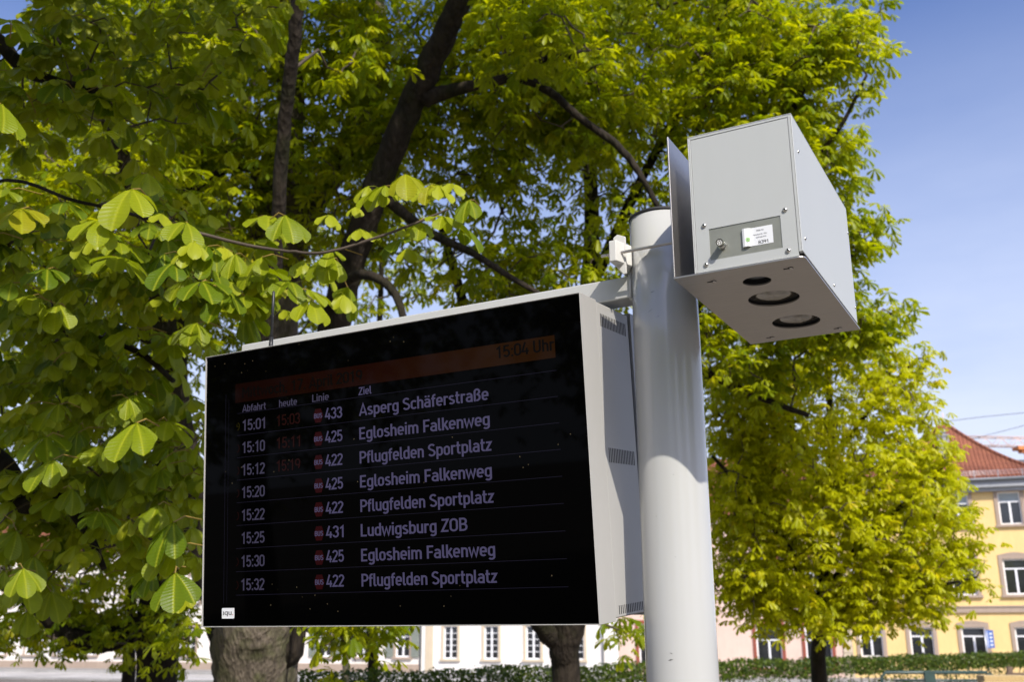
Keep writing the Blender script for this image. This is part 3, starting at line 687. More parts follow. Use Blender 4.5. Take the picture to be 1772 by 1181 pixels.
class Tree:
    def __init__(s, name, label, base, seed):
        s.base = np.array(base, float); s.rng = np.random.default_rng(seed); s.root = thing(name, label, 'tree', tuple(base)); s.nodes = []; s.L = []; s.tw = MB()
    def limb(s, nm, pts, mat=None, n=10, ground=False):
        """pts: (px, py, depth, width px) -> tapered limb"""
        P = [W(a, b, d) for a, b, d, w in pts]; Rr = [w / 2 * d / FPX for a, b, d, w in pts]
        if ground:
            P = [np.array([s.base[0], s.base[1], -.05]), np.array([s.base[0], s.base[1], .35])] + P; Rr = [Rr[0] * 1.7, Rr[0] * 1.15] + Rr
        Q, q = smooth_path(P, Rr, 7, .01 if nm == 'trunk' else .05, s.rng)
        m = MB(); m.tube([p - s.base for p in Q], q, n, True, True, .02 if nm == 'trunk' else .06, s.rng); o = m.build(nm, mat or M['bark'], s.root)
        for p, r in zip(Q, q):
            if p[2] > 2.0: s.nodes.append((p, r))
        return Q
    def clusters(s, blobs):
        """blobs: (px, py, depth, rx px, ry px, rd m, count); returns cluster centres"""
        C_ = []
        for px, py, d, rx, ry, rd, n in blobs:
            k = 0
            while k < n:
                v = s.rng.normal(size=3); v /= np.linalg.norm(v); r = s.rng.random() ** .42
                v = v * r
                p = W(px + v[0] * rx, py + v[1] * ry, d + v[2] * rd)
                if p[2] < 1.45: k += .2; continue
                C_.append(p); k += 1
        return np.array(C_)
    def wblobs(s, blobs):
        C_ = []
        for c, r, n in blobs:
            v = s.rng.normal(size=(n, 3)); v /= np.linalg.norm(v, axis=1)[:, None]; v *= s.rng.random(n)[:, None] ** .4
            C_.append(np.array(c) + v * np.array(r))
        return np.concatenate(C_)
    def twigs(s, C_, rad=.009, sag=.12):
        """joins every cluster centre to the nearest wood already there, nearest first"""
        NP = np.array([p for p, r in s.nodes]); NR = np.array([r for p, r in s.nodes])
        d = np.min(np.linalg.norm(C_[:, None] - NP[None], axis=2), axis=1); order = np.argsort(d)
        P = list(NP)
        arr = np.zeros((len(NP) + 3 * len(C_), 3)); arr[:len(NP)] = NP; n = len(NP); par = np.zeros((len(C_), 3))
        lev = np.zeros(len(arr))
        for i in order:
            c = C_[i]; j = int(np.argmin(np.linalg.norm(arr[:n] - c, axis=1) + lev[:n])); a = arr[j]
            L = np.linalg.norm(c - a); mid1 = a + (c - a) * .35 + s.rng.normal(size=3) * L * .07 + [0, 0, L * sag]; mid2 = a + (c - a) * .7 + s.rng.normal(size=3) * L * .06 + [0, 0, L * sag * .8]
            r0 = min(rad * (1 + L * .9), .03)
            s.tw.tube([q - s.base for q in (a, mid1, mid2, c)], [r0, r0 * .8, r0 * .6, r0 * .35], 4, False)
            arr[n] = mid1; arr[n + 1] = mid2; arr[n + 2] = c; lev[n + 2] = .08; n += 3; par[i] = mid2
        return par
    def leaves(s, C_, par, per, L, spread, temps, kinds_off=0, tiltsd=.25, face=None, facew=0.0):
        n = len(C_) * per; rg = s.rng
        c = np.repeat(C_, per, 0); axis = np.repeat(C_ - par, per, 0); axis /= np.linalg.norm(axis, axis=1)[:, None] + 1e-6
        ang = rg.random(n) * 2 * np.pi
        hor = np.stack([np.cos(ang), np.sin(ang), rg.normal(size=n) * .35 + .1], -1) + axis * .7
        if face is not None: hor = hor + np.array(face) * facew
        hor /= np.linalg.norm(hor, axis=1)[:, None]
        size = L * (0.62 + .55 * rg.random(n))
        P = c + hor * (spread * (.45 + .75 * rg.random(n)))[:, None] - axis * (rg.random(n) * spread * 1.1)[:, None]
        P[:, 2] += rg.normal(size=n) * spread * .25
        yaw = np.arctan2(hor[:, 1], hor[:, 0]) + rg.normal(size=n) * .35
        Mx = mats_from(P, yaw, rg.normal(size=n) * tiltsd + .05, rg.normal(size=n) * tiltsd, size)
        s.L.append((P, Mx, rg.integers(0, len(temps), n), size))
    def explicit(s, P, yaw, tilt, roll, size, kinds):
        P = np.array(P, float); Mx = mats_from(P, np.array(yaw), np.array(tilt), np.array(roll), np.array(size)); s.L.append((P, Mx, np.array(kinds), np.array(size)))
    def finish(s, temps, meshes, mat, nobj, drop_behind=None):
        P = np.concatenate([a[0] for a in s.L]); Mx = np.concatenate([a[1] for a in s.L]); K = np.concatenate([a[2] for a in s.L]); S = np.concatenate([a[3] for a in s.L])
        if drop_behind is not None: keep = drop_behind(P); P, Mx, K, S = P[keep], Mx[keep], K[keep], S[keep]
        q = P - CAM; d = q @ AF; x = 886 + FPX * (q @ AX) / d; y = 590.5 - FPX * (q @ AU) / d
        vis = (d > .3) & (x > -20) & (x < 1792) & (y > -20) & (y < 1200)
        # hidden behind the board, the pole or the box: not among the largest
        hid = ((x > 380) & (x < 1080) & (y > 650 - (x - 357) * .16) & (y < 1060)) | ((x > 1110) & (x < 1225) & (y > 380))
        score = np.where(vis & ~hid, S / np.maximum(d, .3), 0); order = np.argsort(-score); pick = order[:nobj]; pick = pick[score[pick] > 0]
        for i in pick:
            o = bpy.data.objects.new('leaf', meshes[K[i]]); col.objects.link(o); o.parent = s.root
            m4 = Matrix([list(Mx[i][r]) + [P[i][r] - s.base[r]] for r in range(3)] + [[0, 0, 0, 1]]); o.matrix_local = m4
        rest = np.ones(len(P), bool); rest[pick] = False
        if rest.any(): merge_leaves('foliage', temps, P[rest], Mx[rest], K[rest], s.rng, mat, s.root, s.base)
        if s.tw.v: s.tw.build('twigs', M['twig'], s.root)['kind'] = 'stuff'
        print(s.root['label'][:40], 'leaves', len(P), 'objects', len(pick))
def gbase(px, d, py=1150):
    p = W(px, py, d); return (float(p[0]), float(p[1]), 0.0)

# clear zone round the board, pole and box (the gardeners keep it free), and the sight line to them
PC = np.array([0.33, 2.06, 0])
def clear(P):
    q = P - CAM; a = (P - PC) @ E1; b = (P - PC) @ NB
    near = (a > -1.5) & (a < .7) & (b > -.75) & (b < .42) & (P[:, 2] < 3.6)
    d = q @ AF; x = 886 + FPX * (q @ AX) / d; y = 590.5 - FPX * (q @ AU) / d
    front = (d < 2.9) & (d > 0) & (x > 300) & (x < 1560) & (y > 120)
    tooclose = np.linalg.norm(q, axis=1) < 1.9
    low = (y > 1078) & (((x > 345) & (x < 545) & (d < 10)) | ((x > 715) & (x < 1030) & (d < 11)))
    h = np.abs(np.sin(P[:, 0] * 91.7 + P[:, 1] * 47.3) * 43758.5) % 1.0
    thin = (y > 1110) & (x < 720) & (h < .42)
    return ~(near | front | tooclose | low | thin)

# tree 1: broad chestnut whose trunk stands behind the left half of the board
t1 = Tree('chestnut_tree', 'broad old chestnut with pale forked trunk standing behind the left half of the display board', gbase(443, 8.7), 1)
t1.limb('trunk', [(443, 1300, 8.7, 150), (443, 1181, 8.7, 142), (441, 1110, 8.7, 150), (446, 1060, 8.7, 150)], M['bark_pale'], 20, True)
t1.limb('limb', [(418, 1120, 8.7, 100), (360, 950, 8.6, 70), (310, 740, 8.4, 46), (285, 560, 8.1, 40), (255, 400, 7.9, 30), (190, 220, 7.6, 22), (100, 60, 7.2, 14)], M['bark'], 12)
t1.limb('limb', [(470, 1130, 8.7, 110), (530, 940, 8.8, 78), (560, 720, 8.8, 62), (588, 520, 8.8, 52), (640, 360, 8.7, 47), (690, 230, 8.6, 46), (745, 110, 8.4, 44), (800, -10, 8.1, 40), (860, -200, 7.8, 32)], M['bark'], 14)
t1.limb('limb', [(448, 1100, 8.9, 110), (455, 850, 9.3, 92), (470, 620, 9.5, 86), (486, 450, 9.6, 74), (492, 340, 9.6, 62), (503, 180, 9.7, 46), (500, 20, 9.7, 40), (490, -160, 9.7, 30)], M['bark_pale'], 14)
t1.limb('limb', [(460, 420, 9.6, 58), (466, 350, 9.55, 52), (452, 300, 9.5, 40)], M['bark_pale'], 10)
t1.limb('limb', [(500, 440, 9.6, 56), (545, 350, 9.9, 42), (595, 270, 10.1, 40), (632, 170, 10.3, 44), (655, 80, 10.4, 40), (640, -60, 10.5, 30)], M['bark_pale'], 12)
t1.limb('limb', [(455, 700, 7.2, 34), (480, 400, 6.9, 25), (491, 230, 6.8, 24), (512, 40, 6.6, 23), (528, -150, 6.5, 20)], M['bark'], 12)
t1.limb('limb', [(735, 170, 8.5, 34), (800, 152, 8.4, 21), (890, 135, 8.2, 17), (950, 158, 8.1, 15), (1005, 205, 8.0, 13), (1060, 245, 7.9, 14), (1100, 290, 7.8, 12), (1150, 380, 7.7, 8)], M['bark'], 10)
t1.limb('limb', [(888, 136, 8.2, 16), (930, 106, 8.0, 13), (990, 96, 7.8, 12), (1060, 84, 7.6, 9)], M['bark'], 8)
t1.limb('limb', [(572, 530, 8.7, 24), (605, 482, 8.4, 19), (648, 480, 8.1, 17), (685, 512, 7.9, 15), (705, 580, 7.8, 12)], M['bark'], 10)
t1.limb('limb', [(655, 330, 8.7, 24), (730, 395, 8.5, 17), (820, 440, 8.4, 13), (900, 490, 8.3, 10), (1000, 545, 8.3, 6)], M['bark'], 8)
t1.limb('limb', [(290, 600, 8.2, 24), (220, 575, 7.9, 18), (120, 560, 7.6, 14), (20, 590, 7.3, 10)], M['bark'], 8)
t1.limb('limb', [(480, 300, 9.6, 20), (400, 290, 9.2, 16), (330, 330, 8.9, 12), (260, 330, 8.6, 9)], M['bark'], 8)
t1.limb('limb', [(470, 480, 9.4, 22), (400, 440, 9.1, 15), (340, 400, 8.9, 12), (300, 340, 8.8, 8)], M['bark'], 8)
C1 = t1.clusters([(380, 190, 9.6, 400, 300, 1.1, 250), (760, 130, 9.6, 330, 240, .9, 160), (620, 330, 9.6, 330, 170, .8, 56), (870, 470, 9.2, 220, 90, .6, 22), (330, 60, 7.4, 160, 90, .4, 18), (640, 110, 7.4, 60, 90, .3, 5), (900, 60, 7.6, 120, 70, .4, 16),
                  (590, 1085, 7.4, 100, 65, .6, 20), (960, 170, 9.3, 190, 170, .5, 54), (180, 420, 8.0, 250, 230, 1.0, 90), (1075, 1100, 8.6, 30, 20, .3, 2), (330, 1130, 8.2, 40, 50, .4, 6)])
C1u = t1.wblobs([((-1.2, 7.5, 9.2), (4.2, 3.0, 1.8), 330), ((.0, 5.6, 9.0), (2.2, 1.5, .9), 150)])  # unseen leaf masses above; the second is added to shade the limbs
t1.limb('limb', [(850, -200, 7.8, 40), (820, -420, 8.2, 30), (760, -700, 9, 20)], M['bark'], 8)
p_ = t1.twigs(C1, .008); t1.leaves(C1, p_, 13, .135, .27, MID)
p_ = t1.twigs(C1u, .012); t1.leaves(C1u, p_, 7, .19, .30, MID)
t1.finish(MID, MID_ME, M['leaf_far'], 300, clear)

# tree 2: dark chestnut further back on the left with the low level limb
t2 = Tree('chestnut_tree', 'dark trunked chestnut at far left whose thick low limb runs level above the house fronts', gbase(272, 12.0), 2)
t2.limb('trunk', [(272, 1181, 12, 70), (272, 1090, 12, 72), (285, 950, 12, 60), (300, 720, 12, 50), (300, 480, 12, 42), (330, 250, 12, 34), (320, 40, 12, 26), (310, -150, 12, 18)], M['bark'], 14, True)
t2.limb('limb', [(290, 1075, 11.9, 52), (215, 1098, 11.6, 46), (160, 1112, 11.4, 38), (105, 1095, 11.1, 30), (60, 1050, 10.8, 20), (-20, 1000, 10.5, 14)], M['bark'], 12)
t2.limb('limb', [(298, 640, 12, 34), (200, 480, 11.8, 24), (90, 330, 11.6, 18), (0, 200, 11.4, 12)], M['bark'], 10)
t2.limb('limb', [(300, 500, 12, 26), (400, 330, 12.3, 18), (420, 200, 12.4, 14), (460, 80, 12.5, 10)], M['bark'], 10)
C2 = t2.clusters([(130, 850, 12.0, 300, 250, 1.3, 270), (200, 350, 12.4, 340, 330, 1.3, 250), (120, 1090, 11.5, 240, 45, 1.0, 60), (460, 560, 12.8, 220, 150, .9, 50)])
p_ = t2.twigs(C2, .012); t2.leaves(C2, p_, 11, .14, .3, MID); t2.finish(MID, MID_ME, M['leaf_far'], 200, clear)

# tree 3: chestnut behind the right end of the board; its crown makes the right outline against the sky
t3 = Tree('chestnut_tree', 'chestnut whose dark forked trunk shows below the right end of the board', gbase(978, 10.5), 3)
t3.limb('trunk', [(980, 1181, 10.5, 50), (976, 1120, 10.5, 52), (985, 1070, 10.5, 60), (992, 900, 10.5, 56), (1002, 700, 10.6, 44), (1018, 520, 10.7, 34), (1024, 400, 10.8, 27), (1018, 250, 10.9, 22), (1000, 60, 11, 16), (985, -100, 11, 12)], M['bark'], 14, True)
t3.limb('limb', [(962, 1112, 10.5, 34), (930, 1070, 10.3, 36), (880, 940, 10.1, 30), (850, 700, 9.9, 24), (800, 520, 9.8, 18), (760, 380, 9.7, 12)], M['bark'], 10)
t3.limb('limb', [(998, 900, 10.5, 40), (1090, 720, 10.3, 30), (1190, 560, 10.1, 24), (1290, 380, 10.0, 20), (1370, 200, 9.9, 15), (1430, 40, 9.8, 10)], M['bark'], 10)
t3.limb('limb', [(1180, 575, 10.1, 20), (1290, 520, 9.8, 14), (1400, 470, 9.7, 10), (1480, 440, 9.6, 6)], M['bark'], 8)
t3.limb('limb', [(1015, 520, 10.6, 22), (1100, 330, 10.4, 17), (1180, 180, 10.2, 14), (1250, 40, 10.1, 10)], M['bark'], 8)
t3.limb('limb', [(1270, 410, 10, 16), (1340, 330, 9.8, 11), (1440, 240, 9.7, 8), (1500, 130, 9.6, 5)], M['bark'], 8)
t3.limb('limb', [(1090, 560, 10.4, 18), (1250, 660, 10.2, 14), (1400, 720, 10.0, 9)], M['bark'], 8)
C3 = t3.clusters([(1100, 210, 10.3, 330, 280, 1.4, 190), (1330, 110, 10.0, 170, 170, 1.0, 95), (1320, 300, 10.0, 165, 200, 1.0, 90), (1440, 70, 9.8, 85, 70, .5, 20), (1400, 480, 9.9, 110, 120, .7, 46), (1440, 350, 9.9, 50, 120, .4, 20), (1480, 410, 9.8, 50, 35, .4, 8), (1450, 580, 9.9, 110, 50, .5, 22),
                  (950, 470, 10.0, 260, 95, .9, 44), (1270, 590, 10.2, 190, 120, .9, 66), (1070, 1090, 9.8, 40, 20, .4, 2), (1490, 560, 9.9, 80, 45, .4, 16)])
C3u = t3.wblobs([((2.2, 11.0, 9.6), (2.6, 2.4, 1.6), 260)])
p_ = t3.twigs(C3, .010); t3.leaves(C3, p_, 13, .135, .28, MID); p_ = t3.twigs(C3u, .012); t3.leaves(C3u, p_, 6, .19, .32, MID)
t3.finish(MID, MID_ME, M['leaf_far'], 300, clear)

# tree 5: small bright tree right of the pole
t5 = Tree('young_chestnut', 'small rounded bright yellow green chestnut with slim trunk to the right of the pole', gbase(1418, 11.6), 5)
t5.limb('trunk', [(1418, 1181, 11.6, 27), (1417, 1110, 11.6, 24), (1424, 1020, 11.6, 21), (1440, 860, 11.7, 16), (1436, 700, 11.8, 11), (1430, 600, 11.8, 7)], M['bark'], 10, True)
t5.limb('limb', [(1419, 1090, 11.6, 16), (1370, 960, 11.3, 13), (1320, 890, 11.1, 10), (1270, 830, 10.9, 8), (1232, 790, 10.8, 5)], M['bark'], 8)
t5.limb('limb', [(1424, 1030, 11.6, 14), (1500, 930, 11.5, 10), (1580, 860, 11.4, 7), (1640, 800, 11.3, 4)], M['bark'], 8)
t5.limb('limb', [(1420, 1100, 11.6, 12), (1500, 1040, 11.3, 9), (1600, 1020, 11.1, 6), (1690, 1000, 11.0, 4)], M['bark'], 8)
t5.limb('limb', [(1438, 880, 11.7, 12), (1370, 740, 11.6, 9), (1320, 660, 11.5, 6)], M['bark'], 8)
t5.limb('limb', [(1438, 800, 11.7, 10), (1520, 690, 11.6, 7), (1590, 620, 11.5, 4)], M['bark'], 8)
t5.limb('limb', [(1419, 1095, 11.6, 11), (1340, 1040, 11.3, 8), (1260, 1020, 11.2, 5)], M['bark'], 8)
C5 = t5.clusters([(1290, 830, 11.3, 75, 210, .7, 110), (1330, 640, 11.5, 110, 70, .6, 40), (1450, 610, 11.6, 100, 50, .6, 30), (1535, 630, 11.5, 60, 40, .4, 10), (1500, 1020, 11.2, 190, 60, .7, 46), (1340, 1030, 11.2, 120, 55, .6, 30), (1420, 870, 11.5, 215, 225, 1.5, 390), (1570, 870, 11.4, 125, 160, .9, 80), (1640, 985, 11.2, 75, 70, .5, 26), (1545, 680, 11.5, 90, 80, .6, 30), (1300, 1000, 11.2, 90, 75, .7, 30),
                  (1540, 1060, 11.2, 110, 50, .6, 26), (1300, 700, 11.4, 90, 100, .7, 34), (1600, 640, 11.5, 22, 40, .3, 3), (1400, 1075, 11.0, 140, 30, .5, 16), (1620, 790, 11.3, 40, 60, .4, 12), (1665, 910, 11.2, 40, 30, .3, 5)])
p_ = t5.twigs(C5, .007); t5.leaves(C5, p_, 12, .118, .22, MID, tiltsd=.3); t5.finish(MID, [template_mesh(t, M['leaf_young']) for t in MID], M['leaf_young'], 300, clear)

# thin distant trees
t4 = Tree('slender_tree', 'slender dark trunk standing between the two big trunks below the board middle', gbase(645, 15), 7)
t4.limb('trunk', [(645, 1181, 15, 19), (643, 1100, 15, 17), (640, 950, 15, 15), (650, 700, 15, 12), (660, 450, 15, 9), (650, 250, 15, 6)], M['bark'], 8, True)
t4.limb('limb', [(643, 1120, 15, 9), (615, 1075, 15, 7), (600, 1000, 15, 5)], M['bark'], 6)
C4 = t4.clusters([(620, 450, 15, 180, 250, 1.2, 70), (600, 1075, 14, 60, 30, .4, 8)])
p_ = t4.twigs(C4, .012); t4.leaves(C4, p_, 8, .16, .3, LOW); t4.finish(LOW, [template_mesh(t, M['leaf_far']) for t in LOW], M['leaf_far'], 0)
t6 = Tree('slender_tree', 'thin dark trunk close to the left of the dark far left trunk', gbase(222, 13.5), 8)
t6.limb('trunk', [(222, 1181, 13.5, 24), (223, 1100, 13.5, 22), (230, 900, 13.5, 18), (215, 650, 13.5, 14), (230, 400, 13.5, 10)], M['bark'], 8, True)
C6 = t6.clusters([(160, 600, 14.5, 280, 420, 1.2, 150), (140, 1080, 13.5, 200, 50, .8, 26)])
p_ = t6.twigs(C6, .012); t6.leaves(C6, p_, 8, .16, .3, LOW); t6.finish(LOW, [template_mesh(t, M['leaf_far']) for t in LOW], M['leaf_far'], 0)
t7 = Tree('slender_tree', 'pale thin forked trunk in the distance before the cream house with shutters', gbase(600, 22), 9)
t7.limb('trunk', [(598, 1181, 22, 12), (600, 1120, 22, 11), (612, 1090, 22, 8), (630, 1060, 22, 5)], M['bark_pale'], 8, True)
t7.limb('limb', [(600, 1135, 22, 8), (590, 1095, 22, 7), (586, 1050, 22, 5)], M['bark_pale'], 6)
C7 = t7.clusters([(600, 1030, 22, 70, 40, .8, 14)])
p_ = t7.twigs(C7, .012); t7.leaves(C7, p_, 8, .16, .3, LOW); t7.finish(LOW, [template_mesh(t, M['leaf_far']) for t in LOW], M['leaf_far'], 0)

# unseen trees added behind the viewer to darken ambient light and reflections
tb = thing('added_tree', 'leafy park tree behind the viewer, mirrored faintly in the screen', 'tree', (-13, -11, 0), 0, 'added trees behind the viewer')
rgb_ = np.random.default_rng(77)
m = MB(); m.tube([(0, 0, 0), (.05, 0, 2.5), (0, .1, 5), (.2, 0, 8)], [.34, .26, .2, .1], 10); m.build('trunk', M['bark'], tb)
nb_ = 5200; v_ = rgb_.normal(size=(nb_, 3)); v_ /= np.linalg.norm(v_, axis=1)[:, None]; v_ *= (rgb_.random(nb_)[:, None] ** .4) * [4.6, 4.6, 4.2]
v_ += np.repeat(rgb_.normal(size=(nb_ // 20, 3)) * .5, 20, 0); P_ = v_ + [0, 0, 7.2]
merge_leaves('foliage', LOW, P_, mats_from(P_, rgb_.random(nb_) * 6.28, rgb_.normal(size=nb_) * .3, rgb_.normal(size=nb_) * .3, np.full(nb_, .30)), rgb_.integers(0, len(LOW), nb_), rgb_, M['leaf_far'], tb, np.zeros(3))
for x, y, a, sc_ in ((-7.5, -17, 1, 1.0), (-18, -3.5, 2, 1.05), (1.5, -20, 3, 1.0), (10.5, -15, 4, .95), (17, -6, 5, 1.0), (-25, 6, 1.5, 1.1), (-13.5, -22, 2.5, 1.2)):
    c = share(tb, None, (x, y, 0), (0, 0, a)); c.scale = (sc_,) * 3
    for ch_ in list(tb.children): share(ch_, c)

# tree 0: the near chestnut whose trunk stands just outside the picture on the left; its leafy branches hang into view and overhead
t0 = Tree('chestnut_tree', 'nearest chestnut with big drooping leaves hanging in from the left above the display board', (-4.3, 4.4, 0), 4)
def wl_(nm, P, Rr, n=12):
    Q, q = smooth_path([np.array(p, float) for p in P], Rr, 7, .05, t0.rng); m = MB(); m.tube([p - t0.base for p in Q], q, n, True, True, .06, t0.rng); m.build(nm, M['bark'], t0.root)
    for p, r in zip(Q, q):
        if p[2] > 2.0: t0.nodes.append((p, r))
wl_('trunk', [(-4.3, 4.4, -.05), (-4.3, 4.4, .5), (-4.25, 4.35, 2.0), (-4.1, 4.2, 3.6), (-3.9, 4.0, 5.5), (-3.8, 3.9, 7.5)], [.42, .30, .27, .22, .17, .10], 16)
A_ = W(-60, 330, 3.8)
wl_('limb', [(-4.2, 4.3, 3.0), (-3.2, 4.1, 3.5), tuple(A_), tuple(W(140, 350, 3.55)), tuple(W(330, 400, 3.35))], [.04, .018, .007, .006, .005], 8)
wl_('limb', [(-4.2, 4.3, 2.6), tuple(W(-160, 760, 4.9)), tuple(W(0, 800, 4.7)), tuple(W(38, 872, 4.6)), tuple(W(95, 858, 4.5)), tuple(W(150, 920, 4.4)), tuple(W(180, 985, 4.3))], [.10, .07, .05, .045, .032, .02, .012], 10)
wl_('limb', [(-4.0, 4.1, 4.8), (-2.6, 3.9, 5.0), (-1.2, 3.4, 5.4), (.0, 2.9, 5.9)], [.12, .09, .06, .03], 10)
wl_('limb', [(-3.9, 4.0, 5.5), (-2.6, 2.4, 6.5), (-1.4, .8, 7.2), (-.6, -.6, 7.7)], [.11, .08, .06, .03], 10)
wl_('limb', [(-4.1, 4.2, 3.8), tuple(W(-120, 60, 5.0)), tuple(W(60, 130, 4.9)), tuple(W(180, 160, 4.8))], [.08, .05, .03, .015], 8)
wl_('limb', [(-4.2, 4.3, 3.4), tuple(W(-100, 480, 4.8)), tuple(W(60, 560, 4.6)), tuple(W(220, 600, 4.4)), tuple(W(300, 660, 4.2))], [.07, .045, .025, .015, .01], 8)
bt = MB(); Q, q = smooth_path([W(330, 400, 3.35), W(430, 425, 3.3), W(500, 435, 3.25), W(563, 437, 3.2), W(650, 412, 3.2), W(735, 380, 3.2), W(775, 362, 3.2)], [.006, .0055, .005, .005, .0045, .004, .003], 6, .1, t0.rng)
bt.tube([p - t0.base for p in Q], q, 8); bt.build('branch', M['twig'], t0.root)
for p, r in zip(Q, q): t0.nodes.append((p, r))
# leaves placed along the branch: (px, py, length px, yaw off the view axis deg, depth)
hero = [(228, 328, 80, -8, 3.15), (172, 382, 62, 5, 3.1), (36, 362, 64, 4, 3.1), (112, 350, 46, 25, 3.3), (322, 386, 64, 15, 3.25), (302, 455, 60, -12, 3.15), (350, 488, 62, 3, 3.1), (389, 429, 64, 8, 3.1),
        (458, 482, 62, 12, 3.05), (537, 416, 58, 2, 3.1), (509, 398, 50, -10, 3.15), (424, 410, 36, 12, 3.2), (458, 408, 34, -12, 3.25), (610, 424, 48, 22, 3.1), (661, 425, 48, 6, 3.1), (732, 339, 58, 4, 3.1),
        (701, 302, 54, 12, 3.2), (812, 346, 50, -18, 3.15), (745, 320, 40, -10, 3.3), (781, 318, 36, 12, 3.3), (667, 322, 50, -75, 3.25), (571, 373, 36, 0, 3.3), (572, 398, 30, 10, 3.2), (616, 358, 26, 5, 3.3),
        (622, 396, 32, 5, 3.25), (643, 400, 24, 10, 3.3), (690, 393, 30, 10, 3.3), (578, 463, 40, 14, 3.05), (671, 330, 30, 20, 3.3), (766, 375, 48, 50, 3.2), (798, 392, 46, 60, 3.25), (705, 430, 36, 25, 3.4),
        (236, 733, 76, -3, 3.2), (303, 993, 66, 10, 3.3), (222, 690, 40, 60, 3.4), (18, 38, 64, 30, 3.3), (2, 180, 70, 50, 3.0), (100, 527, 60, 12, 3.4), (142, 300, 52, 30, 3.5), (255, 300, 50, 35, 3.6), (205, 445, 60, 45, 3.3),
        (40, 985, 50, 35, 3.6), (5, 330, 60, -40, 3.0), (300, 905, 70, -20, 3.5), (290, 730, 52, 30, 3.6), (470, 640, 60, 20, 3.6), (340, 560, 55, -30, 3.6), (125, 440, 55, 20, 3.5), (260, 385, 46, 30, 3.4), (390, 500, 55, 60, 3.4)]
rh = random.Random(21)
for i in range(26): hero.append((rh.uniform(-20, 600), 430 + rh.uniform(-95, 95), rh.uniform(34, 62), rh.uniform(-50, 50), rh.uniform(3.15, 3.7)))
for i in range(8): hero.append((rh.uniform(620, 800), rh.uniform(320, 420), rh.uniform(28, 44), rh.uniform(-60, 60), rh.uniform(3.25, 3.5)))
for i in range(20): hero.append((330 + i * 14 + rh.uniform(-8, 8), 428 + rh.uniform(-30, 22), rh.uniform(34, 52), rh.uniform(-40, 40), rh.uniform(3.12, 3.3)))
for i in range(20): hero.append((rh.uniform(-20, 340), rh.uniform(560, 1080), rh.uniform(40, 60), rh.uniform(-60, 60), rh.uniform(3.5, 4.2)))
rg = t0.rng; P, ya, ti, ro, sz = [], [], [], [], []
for px, py, ln, yw, d in hero:
    P.append(W(px, py, d)); ya.append(-math.pi / 2 + R(yw) + rg.normal() * .08); ti.append(.08 + rg.normal() * .06); ro.append(rg.normal() * .08); sz.append(ln * d / FPX * 1.30)
t0.explicit(P, ya, ti, ro, sz, rg.integers(0, 6, len(P)) % 8)
# petiole stubs reach the branch: twig to each near cluster
C0_ = t0.clusters([(110, 680, 4.8, 230, 210, .7, 50), (90, 930, 4.6, 190, 110, .6, 20), (300, 840, 4.6, 60, 170, .4, 12), (130, 160, 5.0, 260, 200, .7, 40), (350, 60, 5.4, 200, 110, .6, 16), (200, 440, 4.1, 250, 100, .4, 20), (430, 510, 3.9, 170, 45, .3, 8)])
p_ = t0.twigs(C0_, .005); t0.leaves(C0_, p_, 6, .135, .19, HI, face=(0, -1, 0), facew=.7, tiltsd=.22)
C0u = t0.wblobs([((-2.3, 2.6, 6.6), (2.4, 2.0, 1.1), 280), ((-1.3, .7, 7.6), (1.7, 1.3, .8), 80), ((-1.35, 2.6, 5.4), (1.3, .5, .35), 190), ((-.8, .85, 6.5), (.8, .45, .4), 90)])  # unseen overhead leaf masses, added to shade the left foliage
p_ = t0.twigs(C0u, .008)
n0 = len(t0.L)
t0.leaves(C0u, p_, 7, .17, .24, HI)
# added overhead shade leaves use the low-poly mesh: merged
Pu, Mu, Ku, Su = t0.L.pop(); kp = clear(Pu); merge_leaves('shade_foliage', MID, Pu[kp], Mu[kp], Ku[kp], t0.rng, M['leaf_far'], t0.root, t0.base)
t0.finish(HI, HI_ME, M['leaf_near'], 300, clear)
# ---------------------------------------------------------------- pole, display board, sensor box
# common frame: X = along the board to the right, Y = into the picture, Z = up; origin on the ground under the pole axis
C0 = (0.32886, 2.05991, 0.0)
def frame_obj(name, label, cat, ref):
    """Empty at ref (given in the common frame); parts are built in common coordinates with off=ref"""
    p = np.array(C0) + E1 * ref[0] + NB * ref[1] + np.array([0, 0, ref[2]])
    return thing(name, label, cat, tuple(p), -TH)
RP = 0.07
po = frame_obj('support_pole', 'thick light grey round steel pole carrying the display board and sensor box', 'pole', (0, 0, 0))
m = MB(); m.tube([(0, 0, z) for z in np.linspace(0, 3.168, 12)], [RP] * 12, 96, True); m.build('pole_tube', M['pole_paint'], po)
m = MB(); m.tube([(0, 0, 3.1685), (0, 0, 3.1745), (0, 0, 3.1775)], [RP + .0012, RP + .0012, RP - .004], 64); m.build('end_cap', M['black_rubber'], po)
m = MB(); m.box(-.13, .13, -.13, .13, .002, .02); m.build('base_flange', M['pole_paint'], po)
arm = MB().box(-1.187, -.066, -.03, .03, 2.995, 3.045).build('bracket_arm', M['pole_paint'], po, bevel=.004, segs=3)
m = MB()
for i in range(24):
    pass
wl = MB(); wl.tube([(-.0655 , -.033, 2.992), (-.0655, .033, 2.992), (-.0655, .033, 3.048), (-.0655, -.033, 3.048), (-.0655, -.033, 2.992)], .0035, 8)
wl.build('weld_seam', M['pole_paint'], po)

